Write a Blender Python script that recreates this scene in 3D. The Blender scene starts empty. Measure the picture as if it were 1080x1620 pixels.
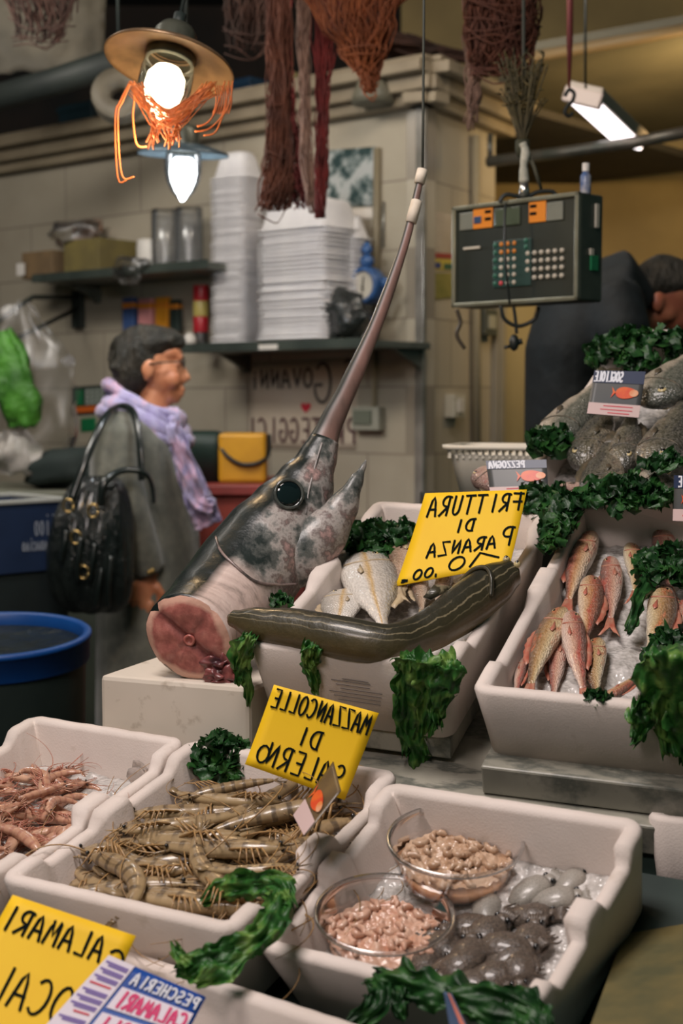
import bpy, bmesh, math, random
from mathutils import Vector, Matrix, noise
random.seed(7)
V = Vector; PI = math.pi; R = math.radians
C = bpy.context.scene.collection
S = bpy.context.scene

# ------------------------------------------------------------------ camera, sky, lights, exposure
FPX, PITCH = 2250.0, 0.08
CAM = V((0, 0, 1.40))
cd = bpy.data.cameras.new('camera'); cam = bpy.data.objects.new('camera', cd); C.objects.link(cam)
cam.location = CAM; cam.rotation_euler = (PI/2 - PITCH, 0, 0)
cd.sensor_width = 36; cd.lens = FPX/1620*36; cd.clip_start = .05
cd.dof.use_dof = True; cd.dof.focus_distance = 2.0; cd.dof.aperture_fstop = 4.5
S.camera = cam
S.cycles.transparent_max_bounces = 24
S.view_settings.view_transform = 'Standard'; S.view_settings.look = 'None'
S.view_settings.gamma = 1; S.view_settings.use_curve_mapping = False
S.view_settings.exposure = 0.0
wd = bpy.data.worlds.new('market_air'); S.world = wd; wd.use_nodes = True
bg = wd.node_tree.nodes['Background']; bg.inputs[0].default_value = (.40, .70, .60, 1); bg.inputs[1].default_value = .085

def area(name, loc, target, sx, sy, energy, col):
    d = bpy.data.lights.new(name, 'AREA'); d.shape = 'RECTANGLE'; d.size = sx; d.size_y = sy
    d.energy = energy; d.color = col
    o = bpy.data.objects.new(name, d); C.objects.link(o); o.location = loc
    o.rotation_euler = (V(target) - V(loc)).to_track_quat('-Z', 'Y').to_euler()
    return o
area('stall_strip_light', (-.55, 1.35, 3.0), (.05, 1.9, .95), .9, .5, 40, (1, .90, .86))
area('front_fill_light', (-.9, .15, 2.6), (.0, 1.7, .9), .7, .4, 17, (1, .86, .83))  # added fill from the camera side to brighten the boxes' front faces
area('aisle_strip_light', (-1.6, 3.6, 3.0), (-.9, 5.6, 1.3), 1.2, .4, 34, (1, .93, .85))
area('kiosk_strip_light', (.35, 3.7, 2.9), (.2, 5.4, 1.5), .6, .3, 11, (1, .86, .72))
area('back_room_light', (1.5, 5.0, 2.35), (1.4, 6.6, 2.3), .3, .3, 16, (1, .68, .32))

# ------------------------------------------------------------------ helpers: pixels -> rays
cP, sP = math.cos(PITCH), math.sin(PITCH)
def ray(px, py):
    x, u = (px - 540)/FPX, (810 - py)/FPX
    return V((x, cP + u*sP, -sP + u*cP))
def at(px, py, Y):
    d = ray(px, py); return CAM + d*(Y/d.y)
def on_plane(px, py, P0, n):
    d = ray(px, py); return CAM + d*((P0 - CAM).dot(n)/d.dot(n))

def lin(c):
    c = c/255.0
    return c/12.92 if c <= .04045 else ((c + .055)/1.055)**2.4
def rgb(r, g, b): return (lin(r), lin(g), lin(b), 1)

# ------------------------------------------------------------------ helpers: materials
class NT:
    def __init__(s, name):
        s.m = bpy.data.materials.new(name); s.m.use_nodes = True
        s.t = s.m.node_tree; s.n = s.t.nodes; s.b = s.n['Principled BSDF']; s.out = s.n['Material Output']
    def add(s, ty, **kw):
        n = s.n.new(ty)
        for k, v in kw.items():
            if k in n.inputs: n.inputs[k].default_value = v
            else: setattr(n, k, v)
        return n
    def link(s, a, b): s.t.links.new(a, b)
    def ramp(s, fac, stops):
        r = s.add('ShaderNodeValToRGB'); e = r.color_ramp.elements
        e[0].position, e[0].color = stops[0]; e[1].position, e[1].color = stops[-1]
        for p, c in stops[1:-1]:
            x = e.new(p); x.color = c
        s.link(fac, r.inputs[0]); return r.outputs[0]
    def mix(s, fac, a, b):
        m = s.add('ShaderNodeMixRGB')
        if isinstance(fac, (int, float)): m.inputs[0].default_value = fac
        else: s.link(fac, m.inputs[0])
        for i, x in ((1, a), (2, b)):
            if isinstance(x, tuple): m.inputs[i].default_value = x
            else: s.link(x, m.inputs[i])
        return m.outputs[0]
    def math(s, op, a, b=None):
        m = s.add('ShaderNodeMath', operation=op)
        for i, x in ((0, a), (1, b)):
            if x is None: continue
            if isinstance(x, (int, float)): m.inputs[i].default_value = x
            else: s.link(x, m.inputs[i])
        return m.outputs[0]
    def noise(s, scale, detail=3, rough=.55, stretch=None, coord='Object'):
        tc = s.add('ShaderNodeTexCoord'); v = tc.outputs[coord]
        if stretch:
            mp = s.add('ShaderNodeMapping'); mp.inputs['Scale'].default_value = stretch; s.link(v, mp.inputs[0]); v = mp.outputs[0]
        n = s.add('ShaderNodeTexNoise'); n.inputs['Scale'].default_value = scale; n.inputs['Detail'].default_value = detail
        n.inputs['Roughness'].default_value = rough; s.link(v, n.inputs['Vector']); return n.outputs[0]
    def bump(s, h, strength=.3, dist=.002):
        b = s.add('ShaderNodeBump'); b.inputs['Strength'].default_value = strength; b.inputs['Distance'].default_value = dist
        s.link(h, b.inputs['Height']); s.link(b.outputs[0], s.b.inputs['Normal'])
    def uv(s):
        tc = s.add('ShaderNodeTexCoord'); sp = s.add('ShaderNodeSeparateXYZ'); s.link(tc.outputs['UV'], sp.inputs[0])
        return sp.outputs[0], sp.outputs[1]
    def col(s, c):
        if isinstance(c, tuple): s.b.inputs['Base Color'].default_value = c
        else: s.link(c, s.b.inputs['Base Color'])
    def set(s, **kw):
        nm = dict(rough='Roughness', metal='Metallic', coat='Coat Weight', coatr='Coat Roughness', spec='Specular IOR Level', trans='Transmission Weight', ior='IOR', alpha='Alpha', sss='Subsurface Weight', sheen='Sheen Weight')
        for k, v in kw.items(): s.b.inputs[nm[k]].default_value = v
        return s
_mats = {}
def M(name, c1, c2=None, rough=.6, scale=8, metal=0, bump=0, bscale=None, coat=0, spec=.5, lo=.35, hi=.65, stretch=None, dist=.002):
    if name in _mats: return _mats[name]
    t = NT(name); t.set(rough=rough, metal=metal, coat=coat, coatr=.08, spec=spec)
    if c2: t.col(t.ramp(t.noise(scale, stretch=stretch), [(lo, c1), (hi, c2)]))
    else: t.col(c1)
    if bump: t.bump(t.noise(bscale or scale*4, stretch=stretch), bump, dist)
    _mats[name] = t.m; return t.m
def emission(name, col, strength):
    t = NT(name); t.b.inputs['Base Color'].default_value = col
    t.b.inputs['Emission Color'].default_value = col; t.b.inputs['Emission Strength'].default_value = strength; return t.m
def clear(name, tint=(1, 1, 1, 1), gloss=.05, rough=.05, ior=1.45):
    t = NT(name); tr = t.add('ShaderNodeBsdfTransparent'); tr.inputs[0].default_value = tint
    gl = t.add('ShaderNodeBsdfGlossy'); gl.inputs['Roughness'].default_value = rough
    fr = t.add('ShaderNodeFresnel'); fr.inputs[0].default_value = ior
    f2 = t.math('ADD', fr.outputs[0], gloss)
    mx = t.add('ShaderNodeMixShader'); t.link(f2, mx.inputs[0]); t.link(tr.outputs[0], mx.inputs[1]); t.link(gl.outputs[0], mx.inputs[2])
    t.link(mx.outputs[0], t.out.inputs[0]); return t.m

# ------------------------------------------------------------------ helpers: meshes
MW = {}
class MB:
    def __init__(s): s.v = []; s.f = []; s.u = []; s.mi = []
    def add(s, vs, fs, us=None, mi=0):
        k = len(s.v); s.v += [V(p) for p in vs]; s.f += [tuple(i + k for i in f) for f in fs]
        s.u += list(us) if us else [(0, 0)]*len(vs); s.mi += [mi]*len(fs); return s
    def box(s, c, d, X=None, mi=0):
        c, d = V(c), V(d)/2
        vs = [c + V((x*d.x, y*d.y, z*d.z)) for z in (-1, 1) for y in (-1, 1) for x in (-1, 1)]
        if X: vs = [X @ p for p in vs]
        us = [(x, z) for z in (0, 1) for y in (0, 1) for x in (0, 1)]
        return s.add(vs, [(0, 2, 3, 1), (4, 5, 7, 6), (0, 1, 5, 4), (2, 6, 7, 3), (0, 4, 6, 2), (1, 3, 7, 5)], us, mi)
    def loft(s, rings, cap0=True, cap1=True, us=None, mi=0, closed=True):
        n = len(rings[0]); vs = [p for r in rings for p in r]; fs = []
        for i in range(len(rings) - 1):
            for j in range(n if closed else n - 1):
                a, b = i*n + j, i*n + (j + 1) % n
                fs.append((a, b, b + n, a + n))
        if cap0: fs.append(tuple(range(n - 1, -1, -1)))
        if cap1: fs.append(tuple(range((len(rings) - 1)*n, len(rings)*n)))
        if us is None: us = [(i/max(1, len(rings) - 1), j/n) for i in range(len(rings)) for j in range(n)]
        return s.add(vs, fs, us, mi)
    def tube(s, pts, r, seg=8, flat=1.0, up=None, mi=0, vs=None):
        pts = [V(p) for p in pts]; n = len(pts); rr = r if isinstance(r, (list, tuple)) else [r]*n
        rings = []; us = []; pu = None
        for i, p in enumerate(pts):
            t = (pts[min(i + 1, n - 1)] - pts[max(i - 1, 0)])
            t = t.normalized() if t.length > 1e-9 else V((0, 0, 1))
            if pu is None:
                a = V(up) if up else (V((0, 0, 1)) if abs(t.z) < .9 else V((1, 0, 0)))
            else: a = pu
            a = (a - t*a.dot(t))
            if a.length < 1e-6: a = t.orthogonal()
            a.normalize(); b = t.cross(a); pu = a
            q = rr[i]; ra, rb = q if isinstance(q, (tuple, list)) else (q, q*flat)
            rings.append([p + a*(math.cos(2*PI*j/seg)*ra) + b*(math.sin(2*PI*j/seg)*rb) for j in range(seg)])
            us += [(i/(n - 1), .5 + .5*math.cos(2*PI*j/seg)) for j in range(seg)]
        return s.loft(rings, us=us, mi=mi)
    def lathe(s, prof, c=(0, 0, 0), seg=32, X=None, mi=0, cap0=False, cap1=False):
        c = V(c); rings = [[c + V((r*math.cos(2*PI*j/seg), r*math.sin(2*PI*j/seg), z)) for j in range(seg)] for r, z in prof]
        if X: rings = [[X @ p for p in q] for q in rings]
        return s.loft(rings, cap0, cap1, mi=mi)
    def blob(s, c, r, seg=14, X=None, mi=0, wob=0, seed=0):
        c = V(c); r = V(r) if not isinstance(r, (int, float)) else V((r, r, r)); rings = []; us = []
        k = seg//2 + 1
        for i in range(k):
            th = PI*(i + .02)/(k - 1 + .04) ; row = []
            for j in range(seg):
                d = V((math.sin(th)*math.cos(2*PI*j/seg), math.sin(th)*math.sin(2*PI*j/seg), -math.cos(th)))
                w = 1 + (wob*noise.noise(d*1.7 + V((seed*3.1, seed, -seed))) if wob else 0)
                p = c + V((d.x*r.x, d.y*r.y, d.z*r.z))*w
                row.append(X @ p if X else p); us.append((j/seg, i/(k - 1)))
            rings.append(row)
        return s.loft(rings, us=us, mi=mi)
    def build(s, name, mat, parent=None, smooth=True, bevel=0, sub=0, world=False, solid=0):
        if world and parent is not None:
            I = MW[parent].inverted(); vs = [I @ p for p in s.v]
        else: vs = s.v
        me = bpy.data.meshes.new(name); me.from_pydata([tuple(p) for p in vs], [], s.f)
        for m in (mat if isinstance(mat, (list, tuple)) else [mat]): me.materials.append(m)
        me.polygons.foreach_set('material_index', s.mi)
        me.polygons.foreach_set('use_smooth', [smooth]*len(s.f))
        uvl = me.uv_layers.new(name='UVMap')
        ix = [0]*len(me.loops); me.loops.foreach_get('vertex_index', ix)
        fl = []
        for i in ix: fl += s.u[i]
        uvl.data.foreach_set('uv', fl)
        o = bpy.data.objects.new(name, me); C.objects.link(o)
        bm = bmesh.new(); bm.from_mesh(me); bmesh.ops.recalc_face_normals(bm, faces=bm.faces); bm.to_mesh(me); bm.free()
        if parent is not None: o.parent = PO[parent]
        if solid:
            d = o.modifiers.new('thick', 'SOLIDIFY'); d.thickness = solid; d.offset = 0
        if bevel:
            d = o.modifiers.new('edge', 'BEVEL'); d.width = bevel; d.segments = 2; d.limit_method = 'ANGLE'; d.angle_limit = R(40)
        if sub:
            d = o.modifiers.new('sub', 'SUBSURF'); d.levels = sub; d.render_levels = sub
        return o
PO = {}
def thing(name, label, cat, X=None, group=None, kind=None):
    o = bpy.data.objects.new(name, None); C.objects.link(o); o.empty_display_size = .05
    X = X if isinstance(X, Matrix) else Matrix.Translation(V(X) if X is not None else V())
    o.matrix_world = X; o.location, o.rotation_euler, o.scale = X.to_translation(), X.to_euler(), X.to_scale()
    tag(o, label, cat, group, kind); k = len(PO); PO[k] = o; MW[k] = X.copy(); return k
def tag(o, label, cat, group=None, kind=None):
    o['label'] = label; o['category'] = cat
    if group: o['group'] = group
    if kind: o['kind'] = kind
    return o
def sub(o, t):                                     # let a part of thing t take sub-parts
    k = len(PO); PO[k] = o; MW[k] = MW[t].copy(); return k
def struct(o): o['kind'] = 'structure'; return o
def dup(k, X, label=None, group=None):
    r0 = PO[k]; r = r0.copy(); C.objects.link(r)
    r.location, r.rotation_euler, r.scale = X.to_translation(), X.to_euler(), X.to_scale()
    if label: r['label'] = label
    if group: r['group'] = group
    def rec(src, dst):
        for ch in KIDS[src.name]:
            c = ch.copy(); C.objects.link(c); c.parent = dst
            KIDS.setdefault(ch.name, []); rec(ch, c)
    kids(r0); rec(r0, r); return r
KIDS = {}
def kids(o):
    if o.name not in KIDS:
        KIDS[o.name] = [c for c in bpy.data.objects if c.parent == o]
        for c in KIDS[o.name]: kids(c)
def frame(o, x, z):                                # matrix from origin, x axis, approximate z axis
    x = V(x).normalized(); z = V(z); z = (z - x*z.dot(x)).normalized(); y = z.cross(x)
    X = Matrix((x, y, z)).transposed().to_4x4(); X.translation = V(o); return X
def smoothpath(pts, n=6):
    pts = [V(p) for p in pts]; out = []
    for i in range(len(pts) - 1):
        p0, p1, p2, p3 = pts[max(i - 1, 0)], pts[i], pts[i + 1], pts[min(i + 2, len(pts) - 1)]
        for k in range(n):
            t = k/n
            out.append(.5*((2*p1) + (p2 - p0)*t + (2*p0 - 5*p1 + 4*p2 - p3)*t*t + (3*p1 - p0 - 3*p2 + p3)*t**3))
    return out + [pts[-1]]
def interp(xs, ys, x):
    if x <= xs[0]: return ys[0]
    for i in range(len(xs) - 1):
        if x <= xs[i + 1]:
            t = (x - xs[i])/(xs[i + 1] - xs[i]); t = t*t*(3 - 2*t)
            return ys[i]*(1 - t) + ys[i + 1]*t
    return ys[-1]

# ------------------------------------------------------------------ shared materials
foam_t = NT('foam'); foam_t.set(rough=.75, spec=.25)
_n = foam_t.noise(5, 4); _d = foam_t.noise(26, 2)
foam_t.col(foam_t.mix(foam_t.ramp(_d, [(.66, (0, 0, 0, 1)), (.84, (.8, .8, .8, 1))]), foam_t.ramp(_n, [(.3, rgb(228, 216, 208)), (.75, rgb(208, 196, 186))]), rgb(190, 176, 160)))
_vo = foam_t.add('ShaderNodeTexVoronoi'); _vo.inputs['Scale'].default_value = 330
_tc = foam_t.add('ShaderNodeTexCoord'); foam_t.link(_tc.outputs['Object'], _vo.inputs['Vector']); foam_t.bump(_vo.outputs[0], .18, .001)
FOAM = foam_t.m
DARK = M('dark_paint', rgb(34, 44, 40), rgb(26, 34, 33), .6, 5)
BLACK = M('black_plastic', rgb(22, 28, 27), rough=.4)
STEEL = M('steel', rgb(150, 152, 148), rgb(120, 122, 118), .35, 30, metal=.8)
INK = M('marker_ink', rgb(14, 22, 24), rough=.9, spec=.05)
WHITE = M('white_plastic', rgb(216, 212, 205), rough=.45)
YELLOW = M('yellow_card', rgb(246, 200, 10), rgb(240, 190, 8), .65, 14, lo=.3, hi=.8)
ice_t = NT('crushed_ice'); ice_t.set(rough=.22, spec=.6, sss=.0)
ice_t.col(ice_t.ramp(ice_t.noise(60, 4), [(.3, rgb(168, 164, 158)), (.7, rgb(222, 218, 214))]))
_v2 = ice_t.add('ShaderNodeTexVoronoi'); _v2.inputs['Scale'].default_value = 130
_tc = ice_t.add('ShaderNodeTexCoord'); ice_t.link(_tc.outputs['Object'], _v2.inputs['Vector']); ice_t.bump(_v2.outputs[0], .7, .004)
ICE = ice_t.m
def leafmat(name, dark, mid, light):
    t = NT(name); t.set(rough=.42, spec=.45)
    n = t.noise(38, 4); t.col(t.ramp(n, [(.3, dark), (.5, mid), (.72, light)])); t.bump(t.noise(120, 3), .5, .003)
    tl = t.add('ShaderNodeBsdfTranslucent'); tl.inputs[0].default_value = mid
    mx = t.add('ShaderNodeMixShader'); mx.inputs[0].default_value = .22
    t.link(t.b.outputs[0], mx.inputs[1]); t.link(tl.outputs[0], mx.inputs[2]); t.link(mx.outputs[0], t.out.inputs[0]); return t.m
PARSLEY = leafmat('parsley_green', rgb(20, 48, 24), rgb(32, 74, 34), rgb(60, 110, 48))
LETTUCE = leafmat('lettuce_green', rgb(24, 62, 26), rgb(52, 108, 44), rgb(130, 164, 80))
# E1

# ------------------------------------------------------------------ the place: floor, walls, kiosk
def wallframe(o, x): return frame(o, x, (0, 0, 1))
corner = at(668, 122, 5.0); CZ = corner.z
WL = wallframe((corner.x, corner.y, 0), (.766, -.643, 0))       # left face of the kiosk, x points to the corner
WR = wallframe((corner.x, corner.y, 0), (.5, .866, 0))          # right face, x points away from the corner
def onwall(X, px, py, off=0.0):
    n = X.to_3x3() @ V((0, 1, 0)); p = on_plane(px, py, X.translation - n*off, n); return X.inverted() @ p
tile = NT('wall_tile'); tile.set(rough=.35, spec=.4)
tc = tile.add('ShaderNodeTexCoord'); mp = tile.add('ShaderNodeMapping'); mp.inputs['Rotation'].default_value = (R(-90), 0, 0)
tile.link(tc.outputs['Object'], mp.inputs[0])
br = tile.add('ShaderNodeTexBrick'); br.offset = .5; br.inputs['Scale'].default_value = 1
br.inputs['Color1'].default_value = rgb(176, 168, 150); br.inputs['Color2'].default_value = rgb(168, 160, 143); br.inputs['Mortar'].default_value = rgb(138, 130, 116)
br.inputs['Mortar Size'].default_value = .004; br.inputs['Brick Width'].default_value = .48; br.inputs['Row Height'].default_value = .24
tile.link(mp.outputs[0], br.inputs['Vector'])
tile.col(tile.mix(tile.ramp(tile.noise(3, 4), [(.45, (0, 0, 0, 1)), (.8, (.5, .5, .5, 1))]), br.outputs[0], rgb(140, 128, 108)))
TILE = tile.m
PLASTER = M('cream_plaster', rgb(176, 160, 132), rgb(158, 142, 116), .7, 3)
OLIVE = M('olive_panel', rgb(120, 114, 92), rgb(104, 100, 82), .6, 2)
FLOORM = M('wet_dark_floor', rgb(52, 58, 54), rgb(38, 44, 42), .35, 4)
struct(MB().box((0, 4.2, -.05), (9, 10, .1)).build('floor', FLOORM, smooth=False))
struct(MB().box((0, 4.2, 3.85), (9, 10, .1)).build('ceiling', M('dark_ceiling', rgb(46, 50, 48), rgb(36, 40, 40), .8, 2), smooth=False))
def wallbox(name, X, x0, x1, z0, z1, th, m):
    o = MB().box(((x0 + x1)/2, th/2, (z0 + z1)/2), (x1 - x0, th, z1 - z0)).build(name, m, smooth=False)
    o.matrix_world = X; return struct(o)
wallbox('wall_left', WL, -3.6, 0, 0, CZ - .02, .08, TILE)
wallbox('wall_right', WR, 0.0, .62, 0, CZ - .02, .06, TILE)
struct(MB().box((0, 9.0, 1.9), (9, .1, 3.8)).build('wall_back', M('dark_back', rgb(60, 50, 44), rgb(36, 38, 38), .85, 2.2), smooth=False))
struct(MB().box((-3.9, 4.2, 1.9), (.1, 9.6, 3.8)).build('wall_side', M('dark_side', rgb(60, 64, 56), rgb(44, 48, 44), .8, 2), smooth=False))
# cornice: two stepped mouldings on top of the kiosk walls
CORN = M('cornice_cream', rgb(146, 134, 112), rgb(128, 116, 96), .6, 6)
def cornice(name, X, x0, x1):
    mb = MB()
    for d, z0, z1 in ((.05, CZ - .10, CZ - .06), (.09, CZ - .06, CZ - .01), (.14, CZ - .01, CZ + .03), (.11, CZ + .03, CZ + .05)):
        mb.box(((x0 + x1)/2, -d/2 + .02, (z0 + z1)/2), (x1 - x0, d + .04, z1 - z0))
    o = mb.build(name, CORN, smooth=False, bevel=.006); o.matrix_world = X; return struct(o)
cornice('trim_1', WL, -3.6, .09); cornice('trim_2', WR, -.08, .70)
# corner post, a pale metal angle running up the kiosk corner
mb = MB().box((0, -.004, CZ/2 - .02), (.035, .02, CZ - .1)); o = mb.build('trim_3', M('corner_steel', rgb(176, 172, 165), rgb(120, 118, 110), .3, 6, metal=.5), smooth=False, bevel=.003)
o.matrix_world = WL; struct(o)
# low grimy wall guard on the left, yellow room behind on the right
pR = at(900, 400, 6.6)
struct(MB().box((1.9, 7.35, 1.9), (3.2, .08, 3.8)).build('wall_yellow', M('yellowed_wall', rgb(170, 148, 98), rgb(150, 130, 86), .7, 2.5), smooth=False))
o = MB().box((.62 + .22, .03, 1.05), (.44, .05, 2.1)).build('door_1', M('beige_door', rgb(168, 156, 122), rgb(152, 142, 112), .5, 2), smooth=False, bevel=.004); o.matrix_world = WR; struct(o)
o = MB().box((.64, -.01, 1.05), (.045, .05, 2.1)).box((.60, -.015, 1.05), (.02, .03, 2.1)).build('trim_4', M('door_frame', rgb(150, 144, 128), rgb(128, 124, 112), .5, 3), smooth=False, bevel=.003); o.matrix_world = WR; struct(o)
# sloped soffit over the right aisle with a paler tube along its edge
a, b, c, d = at(828, 92, 5.2), at(1180, 30, 5.0), at(1200, 200, 6.9), at(700, 268, 6.9)
struct(MB().add([a, b, c, d] + [p + V((0, 0, .05)) for p in (a, b, c, d)], [(0, 1, 2, 3), (4, 5, 6, 7), (0, 1, 5, 4), (1, 2, 6, 5), (2, 3, 7, 6), (3, 0, 4, 7)]).build('ceiling_soffit', OLIVE, smooth=False))
o = MB().tube([at(800, 103, 5.15), at(830, 92, 5.18), at(1000, 62, 5.1), at(1180, 28, 5.0)], .02, 8).build('trim_5', M('soffit_edge', rgb(150, 128, 92), rough=.5)); struct(o)

# ------------------------------------------------------------------ the display stand
SU, SL = 1.06, .92
def boxmat(o, yaw, tilt, roll, s):
    o = CAM + V(o)*s
    return Matrix.Translation(o) @ Matrix.Rotation(R(yaw), 4, 'Z') @ Matrix.Rotation(R(tilt), 4, 'X') @ Matrix.Rotation(R(roll), 4, 'Y')
class FB: pass
def fb(o, yaw, tilt, roll, w, l, h, s=1):
    b = FB(); b.X = boxmat(o, yaw, tilt, roll, s); b.w, b.l, b.h = w*s, l*s, h*s; b.I = b.X.inverted(); return b
BM = fb((.155, 1.698, -.352), -22.2, 19.2, 1.2, .345, .578, .108, SU)
BF = fb((-.128, 1.827, -.317), -22.6, 18.2, 2.2, .287, .497, .115, SU)
ST = SL*.88
BT = fb((-.124, 1.879, -.743), -35.2, 25.0, -2.2, .431, .370, .134, ST)
BP = fb((-.408, 1.635, -.563), -29.0, 11.6, .7, .334, .408, .120, .995)
_w = BP.X.to_3x3() @ V((1, 0, 0))
BS = FB(); BS.X = BP.X.copy(); BS.X.translation = BP.X.translation - _w*(.285 + .004); BS.w, BS.l, BS.h = .285, BP.l, BP.h; BS.I = BS.X.inverted()
def inbox(b, px, py, z):                            # point of a box's plane z seen at a pixel, in world space
    n = b.X.to_3x3() @ V((0, 0, 1)); return on_plane(px, py, b.X @ V((0, 0, z)), n)
def loc(b, px, py, z): return b.I @ inbox(b, px, py, z)
def slab(name, b, x0, x1, y0, y1, z0, z1, m, bevel=.003):
    o = MB().box(((x0 + x1)/2, (y0 + y1)/2, (z0 + z1)/2), (x1 - x0, y1 - y0, z1 - z0)).build(name, m, smooth=False, bevel=bevel)
    o.matrix_world = b.X; return o
marb = NT('grey_marble'); marb.set(rough=.3, spec=.4)
marb.col(marb.mix(marb.ramp(marb.noise(5, 6, .65, (1, 3, 1)), [(.48, (0, 0, 0, 1)), (.56, (1, 1, 1, 1)), (.62, (0, 0, 0, 1))]), marb.ramp(marb.noise(9, 5), [(.3, rgb(140, 138, 126)), (.7, rgb(172, 168, 154))]), rgb(104, 106, 98)))
MARBLE = marb.m
hM, hF = -BM.h, -BF.h
tag(slab('marble_step', BM, .012, .95, -.018, .03, hM - .03, hM + .012, MARBLE), 'grey marble strip edging the shelf under the box of red mullet', 'marble slab')
tag(slab('marble_step', BF, .02, BF.w - .02, .02, .5, hF - .035, hF - .002, MARBLE), 'grey marble piece hidden beneath the box of mixed frying fish', 'marble slab')
tag(slab('marble_step', BM, -.36, 1.1, -.04, .60, hM - .075, hM - .032, MARBLE), 'wide veined marble slab carrying the upper row of fish boxes', 'marble slab')
t = thing('display_stand', 'dark stepped stand carrying the sloping rows of polystyrene fish boxes', 'display stand', (0, 2.1, 0))
def quadprism(pts, dz, name):
    mb = MB(); lo = [V((p.x, p.y, max(.005, 0))) for p in pts]
    mb.add([p for p in pts] + lo, [(0, 1, 2, 3), (4, 5, 6, 7), (0, 1, 5, 4), (1, 2, 6, 5), (2, 3, 7, 6), (3, 0, 4, 7)])
    return mb.build(name, M('stand_paint', rgb(44, 60, 54), rgb(34, 46, 44), .5, 4), t, smooth=False, world=True)
e = hM - .077
quadprism([BM.X @ V(p) for p in ((-.36, -.03, e), (1.1, -.03, e), (1.1, .58, e), (-.36, .58, e))], 0, 'upper_plinth')
e = -BP.h - .003
quadprism([BP.X @ V(p) for p in ((-.32, -.36, e), (.37, -.36, e - .03), (.37, .24, e - .02), (-.32, .24, e))], 0, 'lower_plinth')
e = -BT.h - .003
quadprism([BT.X @ V(p) for p in ((.0, -.36, e), (.95, -.3, e), (.95, .33, e), (.0, .33, e))], 0, 'lower_plinth')

# ------------------------------------------------------------------ polystyrene boxes
def foam_box(b, name, label, group='polystyrene fish boxes', lug=.035, dip=.018, tw=.02, front_dip=.0, lugs=(.0, .5, 1.0), kind=None):
    k = thing(name, label, 'fish box', b.X, group)
    w, l, h = b.w, b.l, b.h
    pts = []                                       # (x, y, side, s)
    rc = .022
    def side(p0, p1, sd, n):
        for i in range(n):
            s_ = (i + .5)/n; pts.append((p0[0] + (p1[0] - p0[0])*s_, p0[1] + (p1[1] - p0[1])*s_, sd, s_))
    def arc(cx, cy, a0):
        for i in range(5):
            a = a0 + PI/2*i/4; pts.append((cx + rc*math.cos(a), cy + rc*math.sin(a), 'c', 0))
    side((rc, 0), (w - rc, 0), 'f', 24); arc(w - rc, rc, -PI/2); side((w, rc), (w, l - rc), 'r', 44); arc(w - rc, l - rc, 0)
    side((w - rc, l), (rc, l), 'b', 24); arc(rc, l - rc, PI/2); side((0, l - rc), (0, rc), 'l', 44); arc(rc, rc, PI)
    rows = [[] for _ in range(8)]
    bump_ = lambda s_, c, wd: max(0, 1 - abs(s_ - c)/wd)
    for (x, y, sd, s_) in pts:
        top = 0.0; th = tw
        if sd in 'rl':
            up = max([min(1, bump_(s_, c, .15 if c in (0, 1) else .10)*2.6) for c in lugs]); up = up*up*(3 - 2*up)
            top = -dip*(1 - up); th = tw + (.010 if .3 < s_ < .7 else .003)*up
        elif sd == 'f': top = -front_dip*min(1, 6*min(s_, 1 - s_))
        cx, cy = w/2, l/2
        dx, dy = (0, 0)
        if sd == 'f': dx, dy = 0, 1
        elif sd == 'b': dx, dy = 0, -1
        elif sd == 'r': dx, dy = -1, 0
        elif sd == 'l': dx, dy = 1, 0
        else:
            q = V((w/2 - x, l/2 - y)); qq = V((rc if x < w/2 else w - rc, rc if y < l/2 else l - rc)); q = V((qq.x - x, qq.y - y)); q.normalize(); dx, dy = q.x, q.y
            th *= 1.05
        fx, fy = (x - cx), (y - cy); kx, ky = (w/2 - .016)/(w/2), (l/2 - .016)/(l/2)
        jit = .0012*noise.noise(V((x*60, y*60, h*9)))
        rows[0].append((cx + fx*kx, cy + fy*ky, -h))
        rows[1].append((cx + fx*(1 + kx)/2, cy + fy*(1 + ky)/2, -h/2))
        rows[2].append((x, y, top - .006)); rows[3].append((x + dx*.004, y + dy*.004, top + jit))
        rows[4].append((x + dx*(th - .004), y + dy*(th - .004), top + jit)); rows[5].append((x + dx*th, y + dy*th, top - .006))
        rows[6].append((x + dx*(th + .006), y + dy*(th + .006), -h + .03)); rows[7].append((x + dx*(th + .010), y + dy*(th + .010), -h + .018))
    mb = MB().loft([[V(p) for p in r] for r in rows])
    mb.build('box_shell', FOAM, k); b.k = k; return k
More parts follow.
